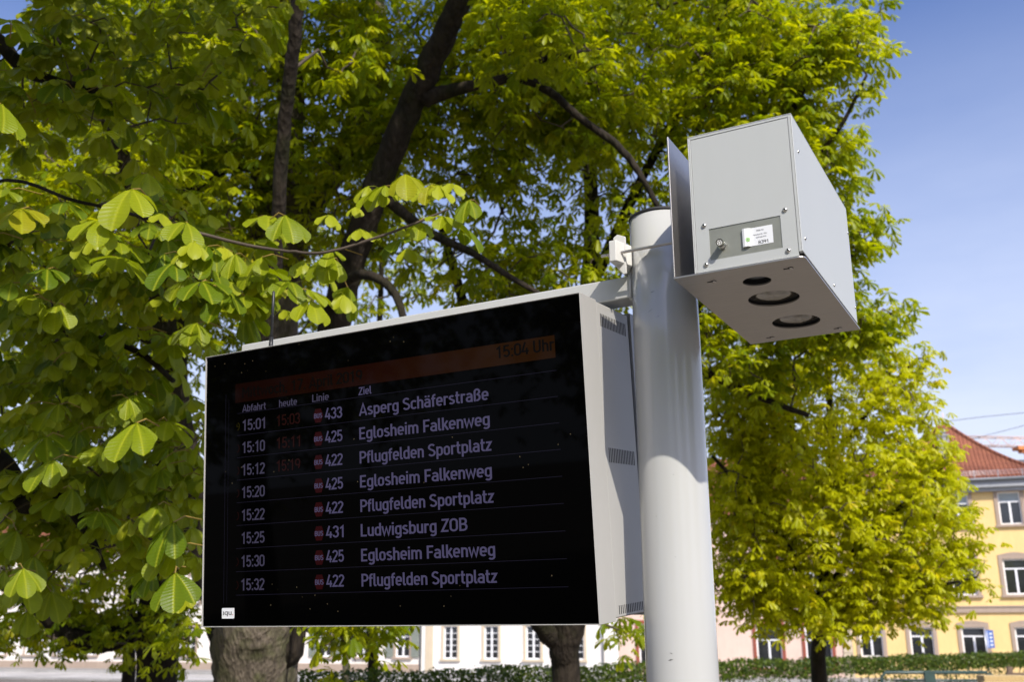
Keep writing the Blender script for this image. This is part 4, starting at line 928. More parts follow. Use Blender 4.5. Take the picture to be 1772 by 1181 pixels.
def scuff(ang, z, L, hgt, tilt):
    m = MB(); k = 7; top = []; bot = []; rs = random.Random(int(z * 1000))
    for i in range(k):
        f = i / (k - 1); a = ang + (f - .5) * L / RP; zz = z + (f - .5) * tilt; h = hgt * math.sin(math.pi * (f * .9 + .05)) * rs.uniform(.5, 1)
        r = RP + .0003; p = (r * math.sin(a), -r * math.cos(a)); top.append((*p, zz + h)); bot.append((*p, zz - h * .6))
    m.add(top + bot, [(i, i + 1, k + i + 1, k + i) for i in range(k - 1)]); m.build('scuff_mark', M['scuff'], po)
for a_, z_, L_, h_, t_ in ((-.02, 2.985, .010, .0008, .002), (-.12, 2.945, .012, .0005, .006), (.12, 2.93, .006, .0006, .003), (.05, 2.25, .010, .0018, .002), (.07, 2.262, .006, .0010, -.002), (.35, 2.6, .003, .0007, 0), (-.2, 2.52, .003, .0006, 0), (.3, 2.44, .002, .0008, 0)): scuff(a_, z_, L_, h_, t_)
# --- display board (tilted forward by LN)
LN = 0.090678
TLp = np.array([-0.11521 - 1.0314, -0.18869, 2.9654])
vx = np.array([1.0, 0, 0]); vd = np.array([0, math.sin(LN), -math.cos(LN)]); vn = np.array([0, -math.cos(LN), -math.sin(LN)])
BW, BH = 1.0314, 0.6524
REF = tuple(TLp + vx * BW / 2 + vd * BH)
db = frame_obj('display_board', 'wide black electronic bus departure display in a light grey housing on the arm', 'display board', REF)
def bp(u, v, w): return TLp + vx * u + vd * v + vn * w
def bbox(m, u0, u1, v0, v1, w0, w1):
    P = [bp(u, v, w) for u, v, w in ((u0, v0, w0), (u1, v0, w0), (u1, v1, w0), (u0, v1, w0), (u0, v0, w1), (u1, v0, w1), (u1, v1, w1), (u0, v1, w1))]
    return m.add(P, [(0, 1, 2, 3), (7, 6, 5, 4), (4, 5, 1, 0), (5, 6, 2, 1), (6, 7, 3, 2), (7, 4, 0, 3)])
f_ = MB()
t_ = .0017
bbox(f_, -t_, 0, -t_, BH + t_, -.080, .002); bbox(f_, BW, BW + t_, -t_, BH + t_, -.080, .002)
bbox(f_, 0, BW, -t_, 0, -.080, .002); bbox(f_, 0, BW, BH, BH + t_, -.080, .002); bbox(f_, 0, BW, 0, BH, -.080, -.075)
f_.build('front_frame', M['board_paint'], db, REF, bevel=.0012)
hs = MB(); bbox(hs, .004, BW + .001, .001, BH - .004, -.255, -.0805)
housing = hs.build('housing', M['board_paint'], db, REF, bevel=.003)
bk = MB(); bbox(bk, .0, BW + .004, -.006, BH + .003, -.291, -.262); bk.build('back_plate', M['plate_paint'], db, REF, bevel=.002)
bk = MB(); bbox(bk, .03, BW - .012, .01, BH - .02, -.262, -.255); bk.build('gap_filler', M['black_rubber'], db, REF)  # black filler standing in for the shade of the gap
gs = MB(); bbox(gs, .0022, BW - .0022, .0022, BH - .0022, -.0745, -.0005)
screen = gs.build('screen', M['glass'], db, REF)
ed = MB(); bbox(ed, .0003, .0020, .0003, BH - .0003, -.07, -.003); bbox(ed, BW - .0020, BW - .0003, .0003, BH - .0003, -.07, -.003)
bbox(ed, .002, BW - .002, .0003, .0020, -.07, -.003); bbox(ed, .002, BW - .002, BH - .0020, BH - .0003, -.07, -.003); ed.build('screen_seal', M['black_rubber'], db, REF)
# ventilation slots: dark strips on the side stand in for shaded openings
for v0, v1, n_ in ((.024, .052, 17), (.309, .339, 16), (.625, .642, 15)):
    m = MB(); wa, wbb = (-.100, -.235)
    for i in range(n_):
        w = wa + (wbb - wa) * i / (n_ - 1)
        bbox(m, BW + .0004, BW + .00135, v0, v1, w - .0016, w + .0016)
    o = m.build('vent_slots', M['hole_shade'], housing, REF); o['kind'] = 'stuff'
    o.location = (0, 0, 0)
# antenna and top clips
m = MB(); m.tube([(-1.004, -.115, 2.97), (-1.004, -.115, 3.018)], .0052, 16); m.tube([(-1.004, -.115, 3.018), (-1.0065, -.115, 3.139), (-1.0065, -.115, 3.142)], [.0038, .0036, .001], 12)
m.build('antenna', M['black_plastic'], db, REF)
for a in (-.8726, -.3691):
    m = MB(); m.box(a - .006, a - .0035, -.125, -.105, 2.97, 2.988).box(a + .0015, a + .004, -.125, -.105, 2.97, 2.986).box(a - .006, a + .004, -.125, -.105, 2.9665, 2.9705)
    m.build('hanging_clip', M['bright_steel'], db, REF)
# --- screen contents
def smesh(nm, mat, quads, w=.0):
    m = MB()
    for q in quads: m.add([bp(u, v, w) for u, v in q], [tuple(range(len(q)))])
    return m.build(nm, mat, screen, REF)
smesh('header_bar', M['lcd_bar'], [[(.0973, .0805), (.0973, .1275), (.9703, .1225), (.9703, .0755)]][:0] + [[(.0973, .1255), (.9703, .1255), (.9703, .0785), (.0973, .0785)]], .0)
# narrow technical sans lettering drawn as strokes: cap height 1, x-height .73
def _arc(cx, cy, rx, ry, a0, a1, n=10): return [(cx + rx * math.cos(R(a0 + (a1 - a0) * k / n)), cy + ry * math.sin(R(a0 + (a1 - a0) * k / n))) for k in range(n + 1)]
def _bowl(x0, x1, y0, y1, r=.19):
    rx = min(r, (x1 - x0) / 2); ry = min(r, (y1 - y0) / 2)
    return (_arc(x1 - rx, y1 - ry, rx, ry, 0, 90, 5) + _arc(x0 + rx, y1 - ry, rx, ry, 90, 180, 5) + _arc(x0 + rx, y0 + ry, rx, ry, 180, 270, 5) + _arc(x1 - rx, y0 + ry, rx, ry, 270, 360, 5) + [(x1, y1 - ry)])
_x = .66; _n = .42   # x-height centre line, right stem of lowercase
GL = {
 '0': (.54, [_bowl(.08, .46, .07, .93)]), '1': (.54, [[(.10, .74), (.31, .915), (.31, 0)]]),
 '2': (.54, [_arc(.27, .73, .19, .20, 170, -25, 12) + [(.07, .07), (.48, .07)]]),
 '3': (.54, [_arc(.26, .72, .185, .21, 165, -90, 12), _arc(.26, .29, .20, .22, 90, -165, 12)]),
 '4': (.54, [[(.28, 1.0), (.06, .26), (.52, .26)], [(.38, .52), (.38, 0)]]),
 '5': (.54, [[(.46, .93), (.13, .93), (.115, .53)] + _arc(.27, .33, .19, .26, 118, -155, 14)]),
 '7': (.54, [[(.06, .93), (.47, .93), (.20, 0)]]),
 '8': (.54, [_bowl(.10, .44, .51, .93, .2), _bowl(.08, .46, .07, .51, .2)]), '6': (.54, [_bowl(.08, .46, .07, .56), [(.08, .32)] + _arc(.44, .40, .36, .60, 180, 130, 6)]),
 '9': (.54, [_bowl(.08, .46, .42, .93), [(.46, .66)] + _arc(.10, .60, .36, .60, 0, -50, 6)]),
 ':': (.26, [[(.13, 0), (.13, .15)], [(.13, .52), (.13, .67)]]), '.': (.26, [[(.13, 0), (.13, .15)]]), ',': (.26, [[(.14, .15), (.14, .05), (.09, -.12)]]), ' ': (.26, []), '-': (.4, [[(.06, .42), (.34, .42)]]),
 'A': (.62, [[(.05, 0), (.31, .97), (.57, 0)], [(.13, .26), (.49, .26)]]), 'B': (.60, [[(.12, 0), (.12, 1)], [(.12, .93)] + _arc(.32, .725, .18, .205, 90, -90, 8) + [(.12, .52)], [(.32, .52)] + _arc(.33, .295, .20, .225, 90, -90, 8) + [(.12, .07)]]),
 'E': (.54, [[(.12, 0), (.12, 1)], [(.12, .93), (.50, .93)], [(.12, .51), (.45, .51)], [(.12, .07), (.50, .07)]]), 'F': (.52, [[(.12, 0), (.12, 1)], [(.12, .93), (.50, .93)], [(.12, .49), (.45, .49)]]),
 'L': (.52, [[(.12, 1), (.12, .07), (.50, .07)]]), 'M': (.78, [[(.12, 0), (.12, 1)], [(.12, .96), (.39, .42), (.66, .96)], [(.66, 1), (.66, 0)]]),
 'O': (.62, [_bowl(.10, .52, .07, .93, .21)]), 'P': (.58, [[(.12, 0), (.12, 1)], [(.12, .93)] + _arc(.31, .69, .21, .24, 90, -90, 8) + [(.12, .45)]]), 'S': (.58, [_arc(.29, .725, .20, .205, 30, 200, 9) + [(.20, .57), (.38, .47)] + _arc(.29, .275, .21, .205, 35, -155, 9)]),
 'U': (.62, [[(.11, 1), (.11, .30)] + _arc(.31, .28, .20, .21, 180, 360, 10) + [(.51, 1)]]), 'Z': (.56, [[(.06, .93), (.48, .93), (.08, .07), (.51, .07)]]), 'N': (.62, [[(.11, 0), (.11, 1)], [(.11, .95), (.51, .05)], [(.51, 0), (.51, 1)]]), 'I': (.24, [[(.12, 0), (.12, 1)]]),
 'a': (.52, [[(.42, 0), (.42, .48)] + _arc(.25, .49, .17, .17, 0, 150, 8), [(.42, .40), (.24, .40)] + _arc(.22, .235, .14, .165, 90, 270, 8) + [(.30, .07), (.42, .14)]]),
 'b': (.53, [[(.11, 1), (.11, 0)], _bowl(.11, .44, .07, _x, .17)]), 'c': (.46, [_arc(.26, .50, .17, .16, 30, 180, 8) + _arc(.26, .23, .17, .16, 180, 330, 8)]), 'd': (.53, [[(.43, 1), (.43, 0)], _bowl(.10, .43, .07, _x, .17)]),
 'e': (.52, [[(.10, .36), (.43, .36), (.43, .49)] + _arc(.265, .49, .165, .17, 0, 180, 8) + _arc(.265, .24, .165, .17, 180, 320, 8)]), 'f': (.34, [[(.15, 0), (.15, .80)] + _arc(.27, .80, .12, .13, 180, 90, 5) + [(.33, .93)], [(.03, _x), (.32, _x)]]),
 'g': (.53, [[(.43, .73), (.43, -.06)] + _arc(.26, -.06, .17, .15, 0, -150, 8), _bowl(.10, .43, .07, _x, .17)]), 'h': (.52, [[(.11, 1), (.11, 0)], [(.11, .48)] + _arc(.265, .50, .155, .16, 180, 0, 8) + [(_n, 0)]]),
 'i': (.23, [[(.115, .73), (.115, 0)], [(.115, .85), (.115, .99)]]), 'ı': (.23, [[(.115, .73), (.115, 0)]]), 'k': (.48, [[(.11, 1), (.11, 0)], [(.11, .27), (.42, .73)], [(.22, .42), (.45, 0)]]), 'l': (.27, [[(.11, 1), (.11, .17), (.15, .075), (.26, .07)]]),
 'm': (.80, [[(.11, .73), (.11, 0)], [(.11, .48)] + _arc(.255, .50, .145, .16, 180, 0, 8) + [(.40, 0)], [(.40, .48)] + _arc(.55, .50, .15, .16, 180, 0, 8) + [(.70, 0)]]), 'n': (.52, [[(.11, .73), (.11, 0)], [(.11, .48)] + _arc(.265, .50, .155, .16, 180, 0, 8) + [(_n, 0)]]),
 'o': (.52, [_bowl(.10, .42, .07, _x, .16)]), 'p': (.53, [[(.11, .73), (.11, -.25)], _bowl(.11, .44, .07, _x, .17)]), 'q': (.53, [[(.43, .73), (.43, -.25)], _bowl(.10, .43, .07, _x, .17)]), 'r': (.38, [[(.11, .73), (.11, 0)], [(.11, .46)] + _arc(.25, .49, .14, .165, 180, 70, 6) + [(.36, .62)]]),
 's': (.46, [_arc(.235, .525, .145, .135, 35, 200, 8) + [(.17, .42), (.30, .33)] + _arc(.23, .21, .16, .14, 40, -150, 8)]), 't': (.36, [[(.15, .95), (.15, .20)] + _arc(.27, .20, .12, .13, 180, 270, 5) + [(.33, .07)], [(.03, _x), (.33, _x)]]),
 'u': (.52, [[(_n, .73), (_n, 0)], [(_n, .25)] + _arc(.265, .23, .155, .16, 0, -180, 8) + [(.11, .73)]]), 'w': (.70, [[(.05, .73), (.20, .03), (.35, .62), (.50, .03), (.65, .73)]]), 'z': (.46, [[(.06, _x), (.38, _x), (.07, .07), (.41, .07)]]), 'v': (.46, [[(.04, .73), (.23, .02), (.42, .73)]]), 'y': (.46, [[(.04, .73), (.23, .05)], [(.42, .73), (.15, -.25)]]),
 'ß': (.55, [[(.11, 0), (.11, .74)] + _arc(.27, .74, .16, .19, 180, 0, 8) + [(.43, .68), (.30, .53)], [(.24, .53)] + _arc(.27, .30, .18, .23, 90, -110, 10)]),
}
GL['ä'] = (GL['a'][0], GL['a'][1] + [[(.15, .82), (.15, .95)], [(.36, .82), (.36, .95)]])
def stroke_text(s, weight=.135):
    """returns verts (x, y, layer) and faces of the lettering, and its width"""
    V, F = [], []; x = 0.0; h = weight / 2; lay = 0
    for ch in s:
        adv, strokes = GL[ch]
        for pl in strokes:
            p = [np.array(q, float) for q in pl]; p = [q for i, q in enumerate(p) if i == 0 or np.linalg.norm(q - p[i - 1]) > 1e-4]
            n = len(p); o = len(V); lay = (lay + 1) % 3; closed = n > 8 and np.linalg.norm(p[0] - p[-1]) < 1e-3
            for i in range(n):
                a = p[i] - p[i - 1] if i else (p[0] - p[-2] if closed else p[1] - p[0]); b = p[i + 1] - p[i] if i < n - 1 else (p[1] - p[0] if closed else p[-1] - p[-2])
                a = a / np.linalg.norm(a); b = b / np.linalg.norm(b); t = a + b; t = t / (np.linalg.norm(t) + 1e-9); nn_ = np.array([-t[1], t[0]])
                k = min(1 / max(abs(nn_ @ np.array([-a[1], a[0]])), .3), 2.2)
                for sg_ in (1, -1): q = p[i] + nn_ * h * k * sg_; V.append((x + q[0], q[1], lay))
            for i in range(n - 1): F.append((o + 2 * i, o + 2 * i + 1, o + 2 * i + 3, o + 2 * i + 2))
        x += adv
    return V, F, x
def text(s, nm, mat, place, parent, cap, width=None, kx=None, bold=0.0, ref=None, push=None):
    V, F, wtot = stroke_text(s, .135 + bold)
    xs = [v[0] for v in V]; x0, x1 = min(xs), max(xs); sx = (width / (x1 - x0)) if width else cap * kx
    me = bpy.data.meshes.new(nm); P = [place((v[0] - x0) * sx, v[1] * cap) + np.array(push) * (v[2] * 4e-5) - np.array(ref) for v in V]
    me.from_pydata([tuple(p) for p in P], [], F); me.materials.append(mat)
    ob = bpy.data.objects.new(nm, me); col.objects.link(ob); ob.parent = parent; return ob
parent_ref = {}
def st(s, nm, mat, u, v, cap, width=None, kx=.8, w=.0002, bold=0.0):
    return text(s, nm, mat, lambda x, y: bp(u + x, v - y, w), screen, cap, width, kx, bold, REF, vn)
rows = [('15:01', '433', 'Asperg Schäferstraße', .338, '15:03'), ('15:10', '425', 'Eglosheim Falkenweg', .3385, '15:11'), ('15:12', '422', 'Pflugfelden Sportplatz', .3425, '15:19'),
        ('15:20', '425', 'Eglosheim Falkenweg', .3385, None), ('15:22', '422', 'Pflugfelden Sportplatz', .3425, None), ('15:25', '431', 'Ludwigsburg ZOB', .275, None),
        ('15:30', '425', 'Eglosheim Falkenweg', .3385, None), ('15:32', '422', 'Pflugfelden Sportplatz', .3425, None)]
BD = .0
for i, (t1, ln, dest, wd, red) in enumerate(rows):
    v = .1950 + .0536 * i
    st(t1, 'departure_time', M['lcd_text_dim'], .1218, v + .0012, .0268, .0715, bold=BD)
    st(ln, 'line_number', M['lcd_text'], .3735, v - .0012, .0265, .0505, bold=BD)
    st(dest, 'destination', M['lcd_text'], .4712, v, .0272, wd, bold=BD)
    if red: st(red, 'expected_time', M['lcd_red_text'], .2293, v, .0262, .0715, bold=BD * .5)
    hx = [(.3543 + .0146 * sx_, v - .0127 + .0163 * sy_) for sx_, sy_ in ((-1, 0), (-.55, .98), (.55, .98), (1, 0), (.55, -.98), (-.55, -.98))]
    smesh('bus_symbol', M['lcd_bus'], [hx], .0001)
    st('BUS', 'bus_lettering', M['lcd_text'], .3424, v - .0068, .0112, .0238, bold=.02)
    if i != 5:
        rc = []; cx, cy = .1035, v - .0115
        for k in range(-6, 7):
            a0, a1 = R(k * 11), R(k * 11 + 11)
            rc.append([(cx + .0095 * math.cos(a), cy + .0105 * math.sin(a)) for a in (a0, a1)] + [(cx + .0080 * math.cos(a), cy + .0090 * math.sin(a)) for a in (a1, a0)])
        if i == 0: rc.append([(cx, cy - .007), (cx + .0012, cy - .007), (cx + .0012, cy), (cx, cy)]); rc.append([(cx, cy), (cx + .007, cy), (cx + .007, cy + .0012), (cx, cy + .0012)])
        smesh('clock_symbol', M['lcd_yellow'] if i == 0 else M['lcd_red_text'], rc, .0001)
for i in range(9):
    v = .1515 + .0537 * i; smesh('row_line', M['lcd_line'], [[(.105, v + .0011), (.9705, v + .0011), (.9705, v), (.105, v)]], .00005)
st('Mittwoch, 17. April 2019', 'date_text', M['lcd_dark'], .120, .1155, .0262, .362, bold=BD)
st('15:04 Uhr', 'clock_text', M['lcd_dark'], .832, .1100, .0262, .1375, bold=BD)
st('Abfahrt', 'column_heading', M['lcd_text_dim'], .1208, .1500, .0170, .0750)
st('heute', 'column_heading', M['lcd_text_dim'], .2369, .1500, .0170, .0547)
st('Linie', 'column_heading', M['lcd_text_dim'], .3370, .1490, .0175, .0490)
st('Ziel', 'column_heading', M['lcd_text'], .4700, .1478, .0180, .0370)
smesh('reflection_line', M['lcd_line'], [[(.0665, .60), (.0675, .60), (.0675, .10), (.0665, .10)], [(.0765, .60), (.0772, .60), (.0772, .115), (.0765, .115)]], .00005)  # faint reflection drawn as two glowing vertical lines
m = MB(); rr_ = []
u0, u1, v0, v1, cr_ = .0630, .1010, .6105, .6345, .0022
for cx, cy, a0 in ((u1 - cr_, v0 + cr_, -90), (u1 - cr_, v1 - cr_, 0), (u0 + cr_, v1 - cr_, 90), (u0 + cr_, v0 + cr_, 180)):
    for k in range(4): a = R(a0 + 30 * k); rr_.append((cx + cr_ * math.cos(a), cy + cr_ * math.sin(a)))
A_ = [bp(u, v, 0) for u, v in rr_]; B_ = [bp(u, v, .0012) for u, v in rr_]; nA = len(A_)
m.add(A_ + B_, [tuple(range(2 * nA - 1, nA - 1, -1))] + [(i, (i + 1) % nA, nA + (i + 1) % nA, nA + i) for i in range(nA)])
m.build('maker_badge', M['sticker'], screen, REF)
st('ıqu', 'badge_lettering', M['ink'], .0668, .6265, .0115, .0270, w=.0014, bold=-.02)
smesh('badge_dot', M['ink_red'], [[(.0962, .6268), (.0982, .6268), (.0982, .6245), (.0962, .6245)]], .0014)

# --- sensor box on its L shaped steel bracket
BX0, BX1, BY0, BY1, BZ0, BZ1 = .1555, .3537, -.2683, .2250, 2.9343, 3.2120
SREF = ((BX0 + BX1) / 2, (BY0 + BY1) / 2, 2.9305)
sb = frame_obj('sensor_box', 'light grey box shaped traffic sensor clamped to the pole top by a steel bracket', 'sensor box', SREF)
def pbuild(m, nm, mat, par=sb, bevel=0, segs=2): return m.build(nm, mat, par, SREF, bevel, segs)
th_ = .0022
# folded shell: tube of sheet open at the front, front panel set 3 mm back
sh = MB()
sh.box(BX0, BX0 + th_, BY0, BY1, BZ0, BZ1 - th_); sh.box(BX1 - th_, BX1, BY0, BY1, BZ0 + .008, BZ1 - th_)
sh.box(BX0, BX1, BY0, BY1, BZ1 - th_, BZ1); 
sh.box(BX0 + th_, BX1 - th_, BY1 - th_, BY1, BZ0, BZ1 - th_)
pbuild(sh, 'shell', M['box_paint'], bevel=.0012, segs=2)
IX0, IX1, IZ0, IZ1 = .1868, .3190, 2.9552, 3.0170
fx0, fx1, fz0, fz1, fy = BX0 + .0065, BX1 - .0075, BZ0 + .001, BZ1 - .0075, BY0 + .0012
rim = MB()
rim.box(BX0 + th_, fx0 - .0007, BY0 + .0003, BY0 + .012, fz0, BZ1 - th_); rim.box(fx1 + .0007, BX1 - th_, BY0 + .0003, BY0 + .012, fz0 + .007, BZ1 - th_)
rim.box(fx0 - .0007, fx1 + .0007, BY0 + .0003, BY0 + .012, fz1 + .0007, BZ1 - th_)
pbuild(rim, 'front_rim', M['box_paint'], bevel=.0006)
fr = MB()
for a, b_, c, d in ((fx0, IX0, fz0, fz1), (IX1, fx1, fz0, fz1), (IX0, IX1, fz0, IZ0), (IX0, IX1, IZ1, fz1)): fr.box(a, b_, fy, fy + .0018, c, d)
front = pbuild(fr, 'front_panel', M['box_paint'])
mi = MB(); mi.prism([(IX0 - .0, IZ0), (IX0 + .0, IZ0), (IX0, IZ1)], 0, 0, axis=1) if False else None
ins = pbuild(MB().box(IX0, IX1, fy + .0012, fy + .0024, IZ0, IZ1), 'inset_plate', M['inset_steel'])
# sticker
SX0, SX1, SZ0, SZ1 = .2485, .3036, 2.9688, 3.0034
sy = fy + .0012
stk = MB()
P = [(SX0 + .0005, sy - .0002), (SX0 + .0005, sy - .0035), (SX0 + .0045, sy - .0048), (SX0 + .0105, sy - .0040), (SX0 + .0155, sy - .0008), (SX0 + .021, sy - .0004), (SX1, sy - .0004), (SX1, sy - .0002)]
stk.prism(P, SZ0, SZ1); sticker = pbuild(stk, 'label_sticker', M['sticker'])
parent_ref[sticker.name] = SREF
def stx(s, x, z, cap, width, mat=M['ink'], bold=0.0):
    o = text(s, 'sticker_print', mat, lambda a, b_: np.array([x + a, sy - .0006, z + b_ + 0.0]), sticker, cap, width, 1, bold, SREF, (0, -1, 0)); return o
stx('8391', .2765, 2.9708, .0064, .0178, bold=-.01)
stx('INBB P04', .2745, 2.9955, .0026, .0135, M['ink_grey']); stx('Prototyp-Nr.: P04 -', .2680, 2.9880, .0026, .0270, M['ink_grey']); stx('35901007995', .2725, 2.9822, .0026, .0190, M['ink_grey'])
m = MB(); m.tube([(.2590, sy - .0036, 2.9815), (.2590, sy - .0046, 2.9815)], .0042, 24); m.build('green_dot', M['green_dot'], sticker, SREF)
m = MB(); m.tube([(.2590, sy - .0047, 2.9815), (.2590, sy - .0048, 2.9815)], .0013, 10); m.build('dot_print', M['ink_grey'], sticker, SREF)
# connector
cx, cz = .2105, 2.9805
m = MB(); m.tube([(cx, fy + .0012, cz), (cx, fy - .0012, cz)], .0088, 6, smooth=False)
m.tube([(cx, fy - .0012, cz), (cx, fy - .006, cz), (cx, fy - .0062, cz), (cx, fy - .0095, cz), (cx, fy - .0097, cz), (cx, fy - .018, cz)], [.0068, .0068, .0062, .0062, .0068, .0066], 28, caps=False)
m.tube([(cx, fy - .018, cz), (cx, fy - .018, cz)], [.0066, .0052], 28, caps=False)
con = pbuild(m, 'connector', M['bright_steel'])
m = MB(); m.tube([(cx, fy - .012, cz), (cx, fy - .0168, cz)], .0052, 24); m.build('connector_insert', M['white_cast'], con, SREF)
m = MB()
for k in range(5):
    a = R(90 + 72 * k); m.tube([(cx + .0029 * math.cos(a), fy - .0167, cz + .0029 * math.sin(a)), (cx + .0029 * math.cos(a), fy - .0171, cz + .0029 * math.sin(a))], .00095, 10)
m.build('contact_holes', M['hole_shade'], con, SREF)['kind'] = 'stuff'
# screws
def screw_mesh():
    m = MB(); m.tube([(0, 0, 0), (0, -.0012, 0), (0, -.0026, 0), (0, -.0034, 0), (0, -.0036, 0)], [.0046, .0045, .0036, .0022, .0018], 20)
    return m
def hexm():
    m = MB(); m.tube([(0, -.0035, 0), (0, -.00368, 0)], .0017, 6, smooth=False); return m
sm_ = screw_mesh().mesh('screw', M['bright_steel']); hm_ = hexm().mesh('hex_socket', M['hole_shade'])
def screw(x, y, z, rz=0.0, rx=0.0, s=1.0):
    o = bpy.data.objects.new('screw', sm_); col.objects.link(o); o.parent = sb; o.location = (x - SREF[0], y - SREF[1], z - SREF[2]); o.rotation_euler = (rx, 0, rz); o.scale = (s,) * 3
    h = bpy.data.objects.new('hex_socket', hm_); col.objects.link(h); h.parent = o
for x, z in ((.1785, 3.0255), (.3283, 3.0256), (.3284, 2.9479), (.1785, 2.9485)): screw(x, fy, z)
for y, z in ((-.2349, 3.1489), (-.2419, 2.9746), (.2292 - .014, 3.1487), (-.0081, 2.9579), (.2122, 2.9744)): screw(BX1, y, z, R(90), s=.72)
# steel bracket: base plate with round openings + upright with the shell side
PX0, PX1, PY0, PY1, PZ = .1158, .3562, -.2711, .2356, 2.9305
pt = .0028
def holed_plate():
    bm = bmesh.new(); edges = []
    def loop(pts):
        vs_ = [bm.verts.new((x, y, 0)) for x, y in pts]
        for i in range(len(vs_)): edges.append(bm.edges.new((vs_[i], vs_[(i + 1) % len(vs_)])))
    rc = .012; o_ = []
    for cx_, cy_, a0 in ((PX1 - rc, PY0 + rc, -90), (PX1 - .003, PY1 - .003, 0)):
        r_ = rc if a0 == -90 else .003
        for k in range(7): a = R(a0 + 15 * k); o_.append((cx_ + r_ * math.cos(a), cy_ + r_ * math.sin(a)))
    o_ += [(PX0, PY1), (PX0, PY0)]
    loop(o_)
    for hx_, hy_, hr in HOLES: loop([(hx_ + hr * math.cos(2 * math.pi * k / 48), hy_ + hr * math.sin(2 * math.pi * k / 48)) for k in range(48)])
    bmesh.ops.triangle_fill(bm, use_beauty=True, use_dissolve=False, edges=edges)
    r = bmesh.ops.extrude_face_region(bm, geom=list(bm.faces))
    for v in r['geom']:
        if isinstance(v, bmesh.types.BMVert): v.co.z += pt
    bmesh.ops.recalc_face_normals(bm, faces=list(bm.faces))
    for v in bm.verts: v.co = Vector((v.co.x - SREF[0], v.co.y - SREF[1], v.co.z + PZ - SREF[2]))
    me = bpy.data.meshes.new('base_plate'); bm.to_mesh(me); bm.free(); me.materials.append(M['steel'])
    o = bpy.data.objects.new('base_plate', me); col.objects.link(o); o.parent = sb; return o
HOLES = [(.2475, -.183, .0262), (.248, -.066, .0492), (.2487, .110, .0492)]
holed_plate()
up_ = MB().box(PX0, PX0 + pt, PY0, PY1, PZ + pt + .0002, 3.2219); pbuild(up_, 'upright_plate', M['steel'], bevel=.0008)
pbuild(MB().box(BX0 + th_, BX1 - th_, BY0 + .014, BY1 - th_, BZ0 + .034, BZ0 + .036), 'inner_floor', M['black_plastic'])
for i, (hx_, hy_, hr) in enumerate(HOLES):
    m = MB(); r1 = hr * 1.03
    m.tube([(hx_, hy_, PZ + pt + .0003), (hx_, hy_, PZ + .030)], r1, 48, caps=False); pbuild(m, 'lens_tube', M['black_plastic'])
    hl_ = .0095 if i else .013
    ring = MB(); ring.tube([(hx_, hy_, PZ + hl_ - .0016), (hx_, hy_, PZ + hl_ - .0012)], [hr * 1.02, hr * .93], 48, caps=False); pbuild(ring, 'lens_ring', M['black_rubber'])
    prof = [(1.0, .0), (.93, -.0012), (.90, .0004), (.8, -.0012), (.62, -.0028), (.60, -.0022), (.4, -.0036), (.38, -.0030), (.2, -.0042), (.02, -.0045)]
    m = MB(); m.tube([(hx_, hy_, PZ + hl_ + z_) for r_, z_ in prof], [hr * .96 * r_ for r_, z_ in prof], 48, caps=False)
    pbuild(m, 'sensor_lens', M['lens_glass'] if i else M['grey_metal'])
for x, y, a in ((.1767, -.2223, 0), (.3201, -.2241, 0), (.1733, .2015, 0), (.3195, .2022, 0)):
    m = MB(); m.tube([(x, y, PZ - .0002), (x, y, PZ - .0007)], .0052, 16); m.box(x - .0125, x - .004, y - .0016, y + .0016, PZ - .0006, PZ - .0002); pbuild(m, 'keyhole_slot', M['hole_shade'])
    m = MB(); m.tube([(x + .001, y, PZ - .0007), (x + .001, y, PZ - .0016)], [.0040, .0028], 14); pbuild(m, 'plate_screw', M['bright_steel'])
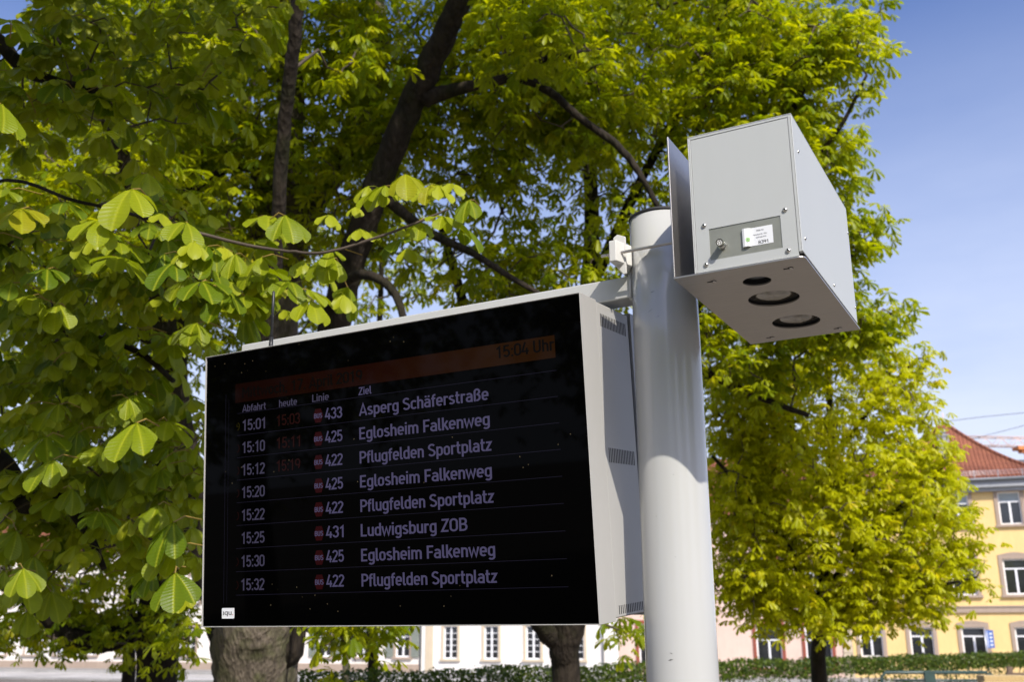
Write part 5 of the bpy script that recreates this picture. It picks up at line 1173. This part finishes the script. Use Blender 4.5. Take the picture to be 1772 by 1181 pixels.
# round vent on the lid
m = MB(); m.tube([(.248, -.175, BZ1), (.248, -.175, BZ1 + .017), (.248, -.175, BZ1 + .020)], [.052, .052, .047], 48); pbuild(m, 'lid_vent', M['black_plastic'])
m = MB(); m.box(.304, .342, -.20, -.15, BZ1 + .0002, BZ1 + .010); pbuild(m, 'lid_tab', M['white_cast'], bevel=.0015)
# clamp: two threaded rods, saddle on the far side of the pole, spacers on the near side
for y in (-.081, .081):
    m = MB(); pts = [(x, y, 3.081 - .02 * 0) for x in np.linspace(-.110, PX0 + .004, 150)]
    m.tube(pts, [.0030 if k % 2 else .0035 for k in range(150)], 10); pbuild(m, 'threaded_rod', M['steel'])
    m = MB(); m.tube([(-.0935, y, 3.081), (-.0868, y, 3.081)], .0068, 6, smooth=False); m.tube([(-.0868, y, 3.081), (-.0858, y, 3.081)], .0085, 16); pbuild(m, 'clamp_nut', M['bright_steel'])
sd = MB(); zz0, zz1 = 3.046, 3.116
arc = [(-.0712 * math.cos(R(a)), .0712 * math.sin(R(a))) for a in (42, 30, 15, 0, -15, -30, -42)]
prof = [(-.0856, -.098), (-.0856, -.058), (-.0905, -.03), (-.0905, .03), (-.0856, .058), (-.0856, .098), (-.069, .098), (-.062, .075)] + arc + [(-.062, -.075), (-.069, -.098)]
sd.prism(prof, zz0 + .012, zz1 - .010); saddle = pbuild(sd, 'clamp_saddle', M['white_cast'], bevel=.0025)
sr = MB()
sr.prism([(-.064, zz0 - .012), (-.058, zz0 - .010), (-.058, zz1 + .004), (-.076, zz1 + .012), (-.0852, zz1 + .006), (-.0852, zz1 - .018), (-.0852, zz0 + .03), (-.078, zz0 + .006)], -.072, -.066, axis=1)
sr.prism([(-.064, zz0 - .012), (-.058, zz0 - .010), (-.058, zz1 + .004), (-.076, zz1 + .012), (-.0852, zz1 + .006), (-.0852, zz1 - .018), (-.0852, zz0 + .03), (-.078, zz0 + .006)], .066, .072, axis=1)
pbuild(sr, 'saddle_rib', M['white_cast'], bevel=.0012)
m = MB(); m.prism([(.0712 * math.cos(R(a)), .0712 * math.sin(R(a))) for a in (-50, -30, -15, 0, 15, 30, 50)] + [(PX0 - .0005, .06), (PX0 - .0005, -.06)], zz0 + .01, zz1 - .01)
pbuild(m, 'clamp_saddle', M['white_cast'], bevel=.002)
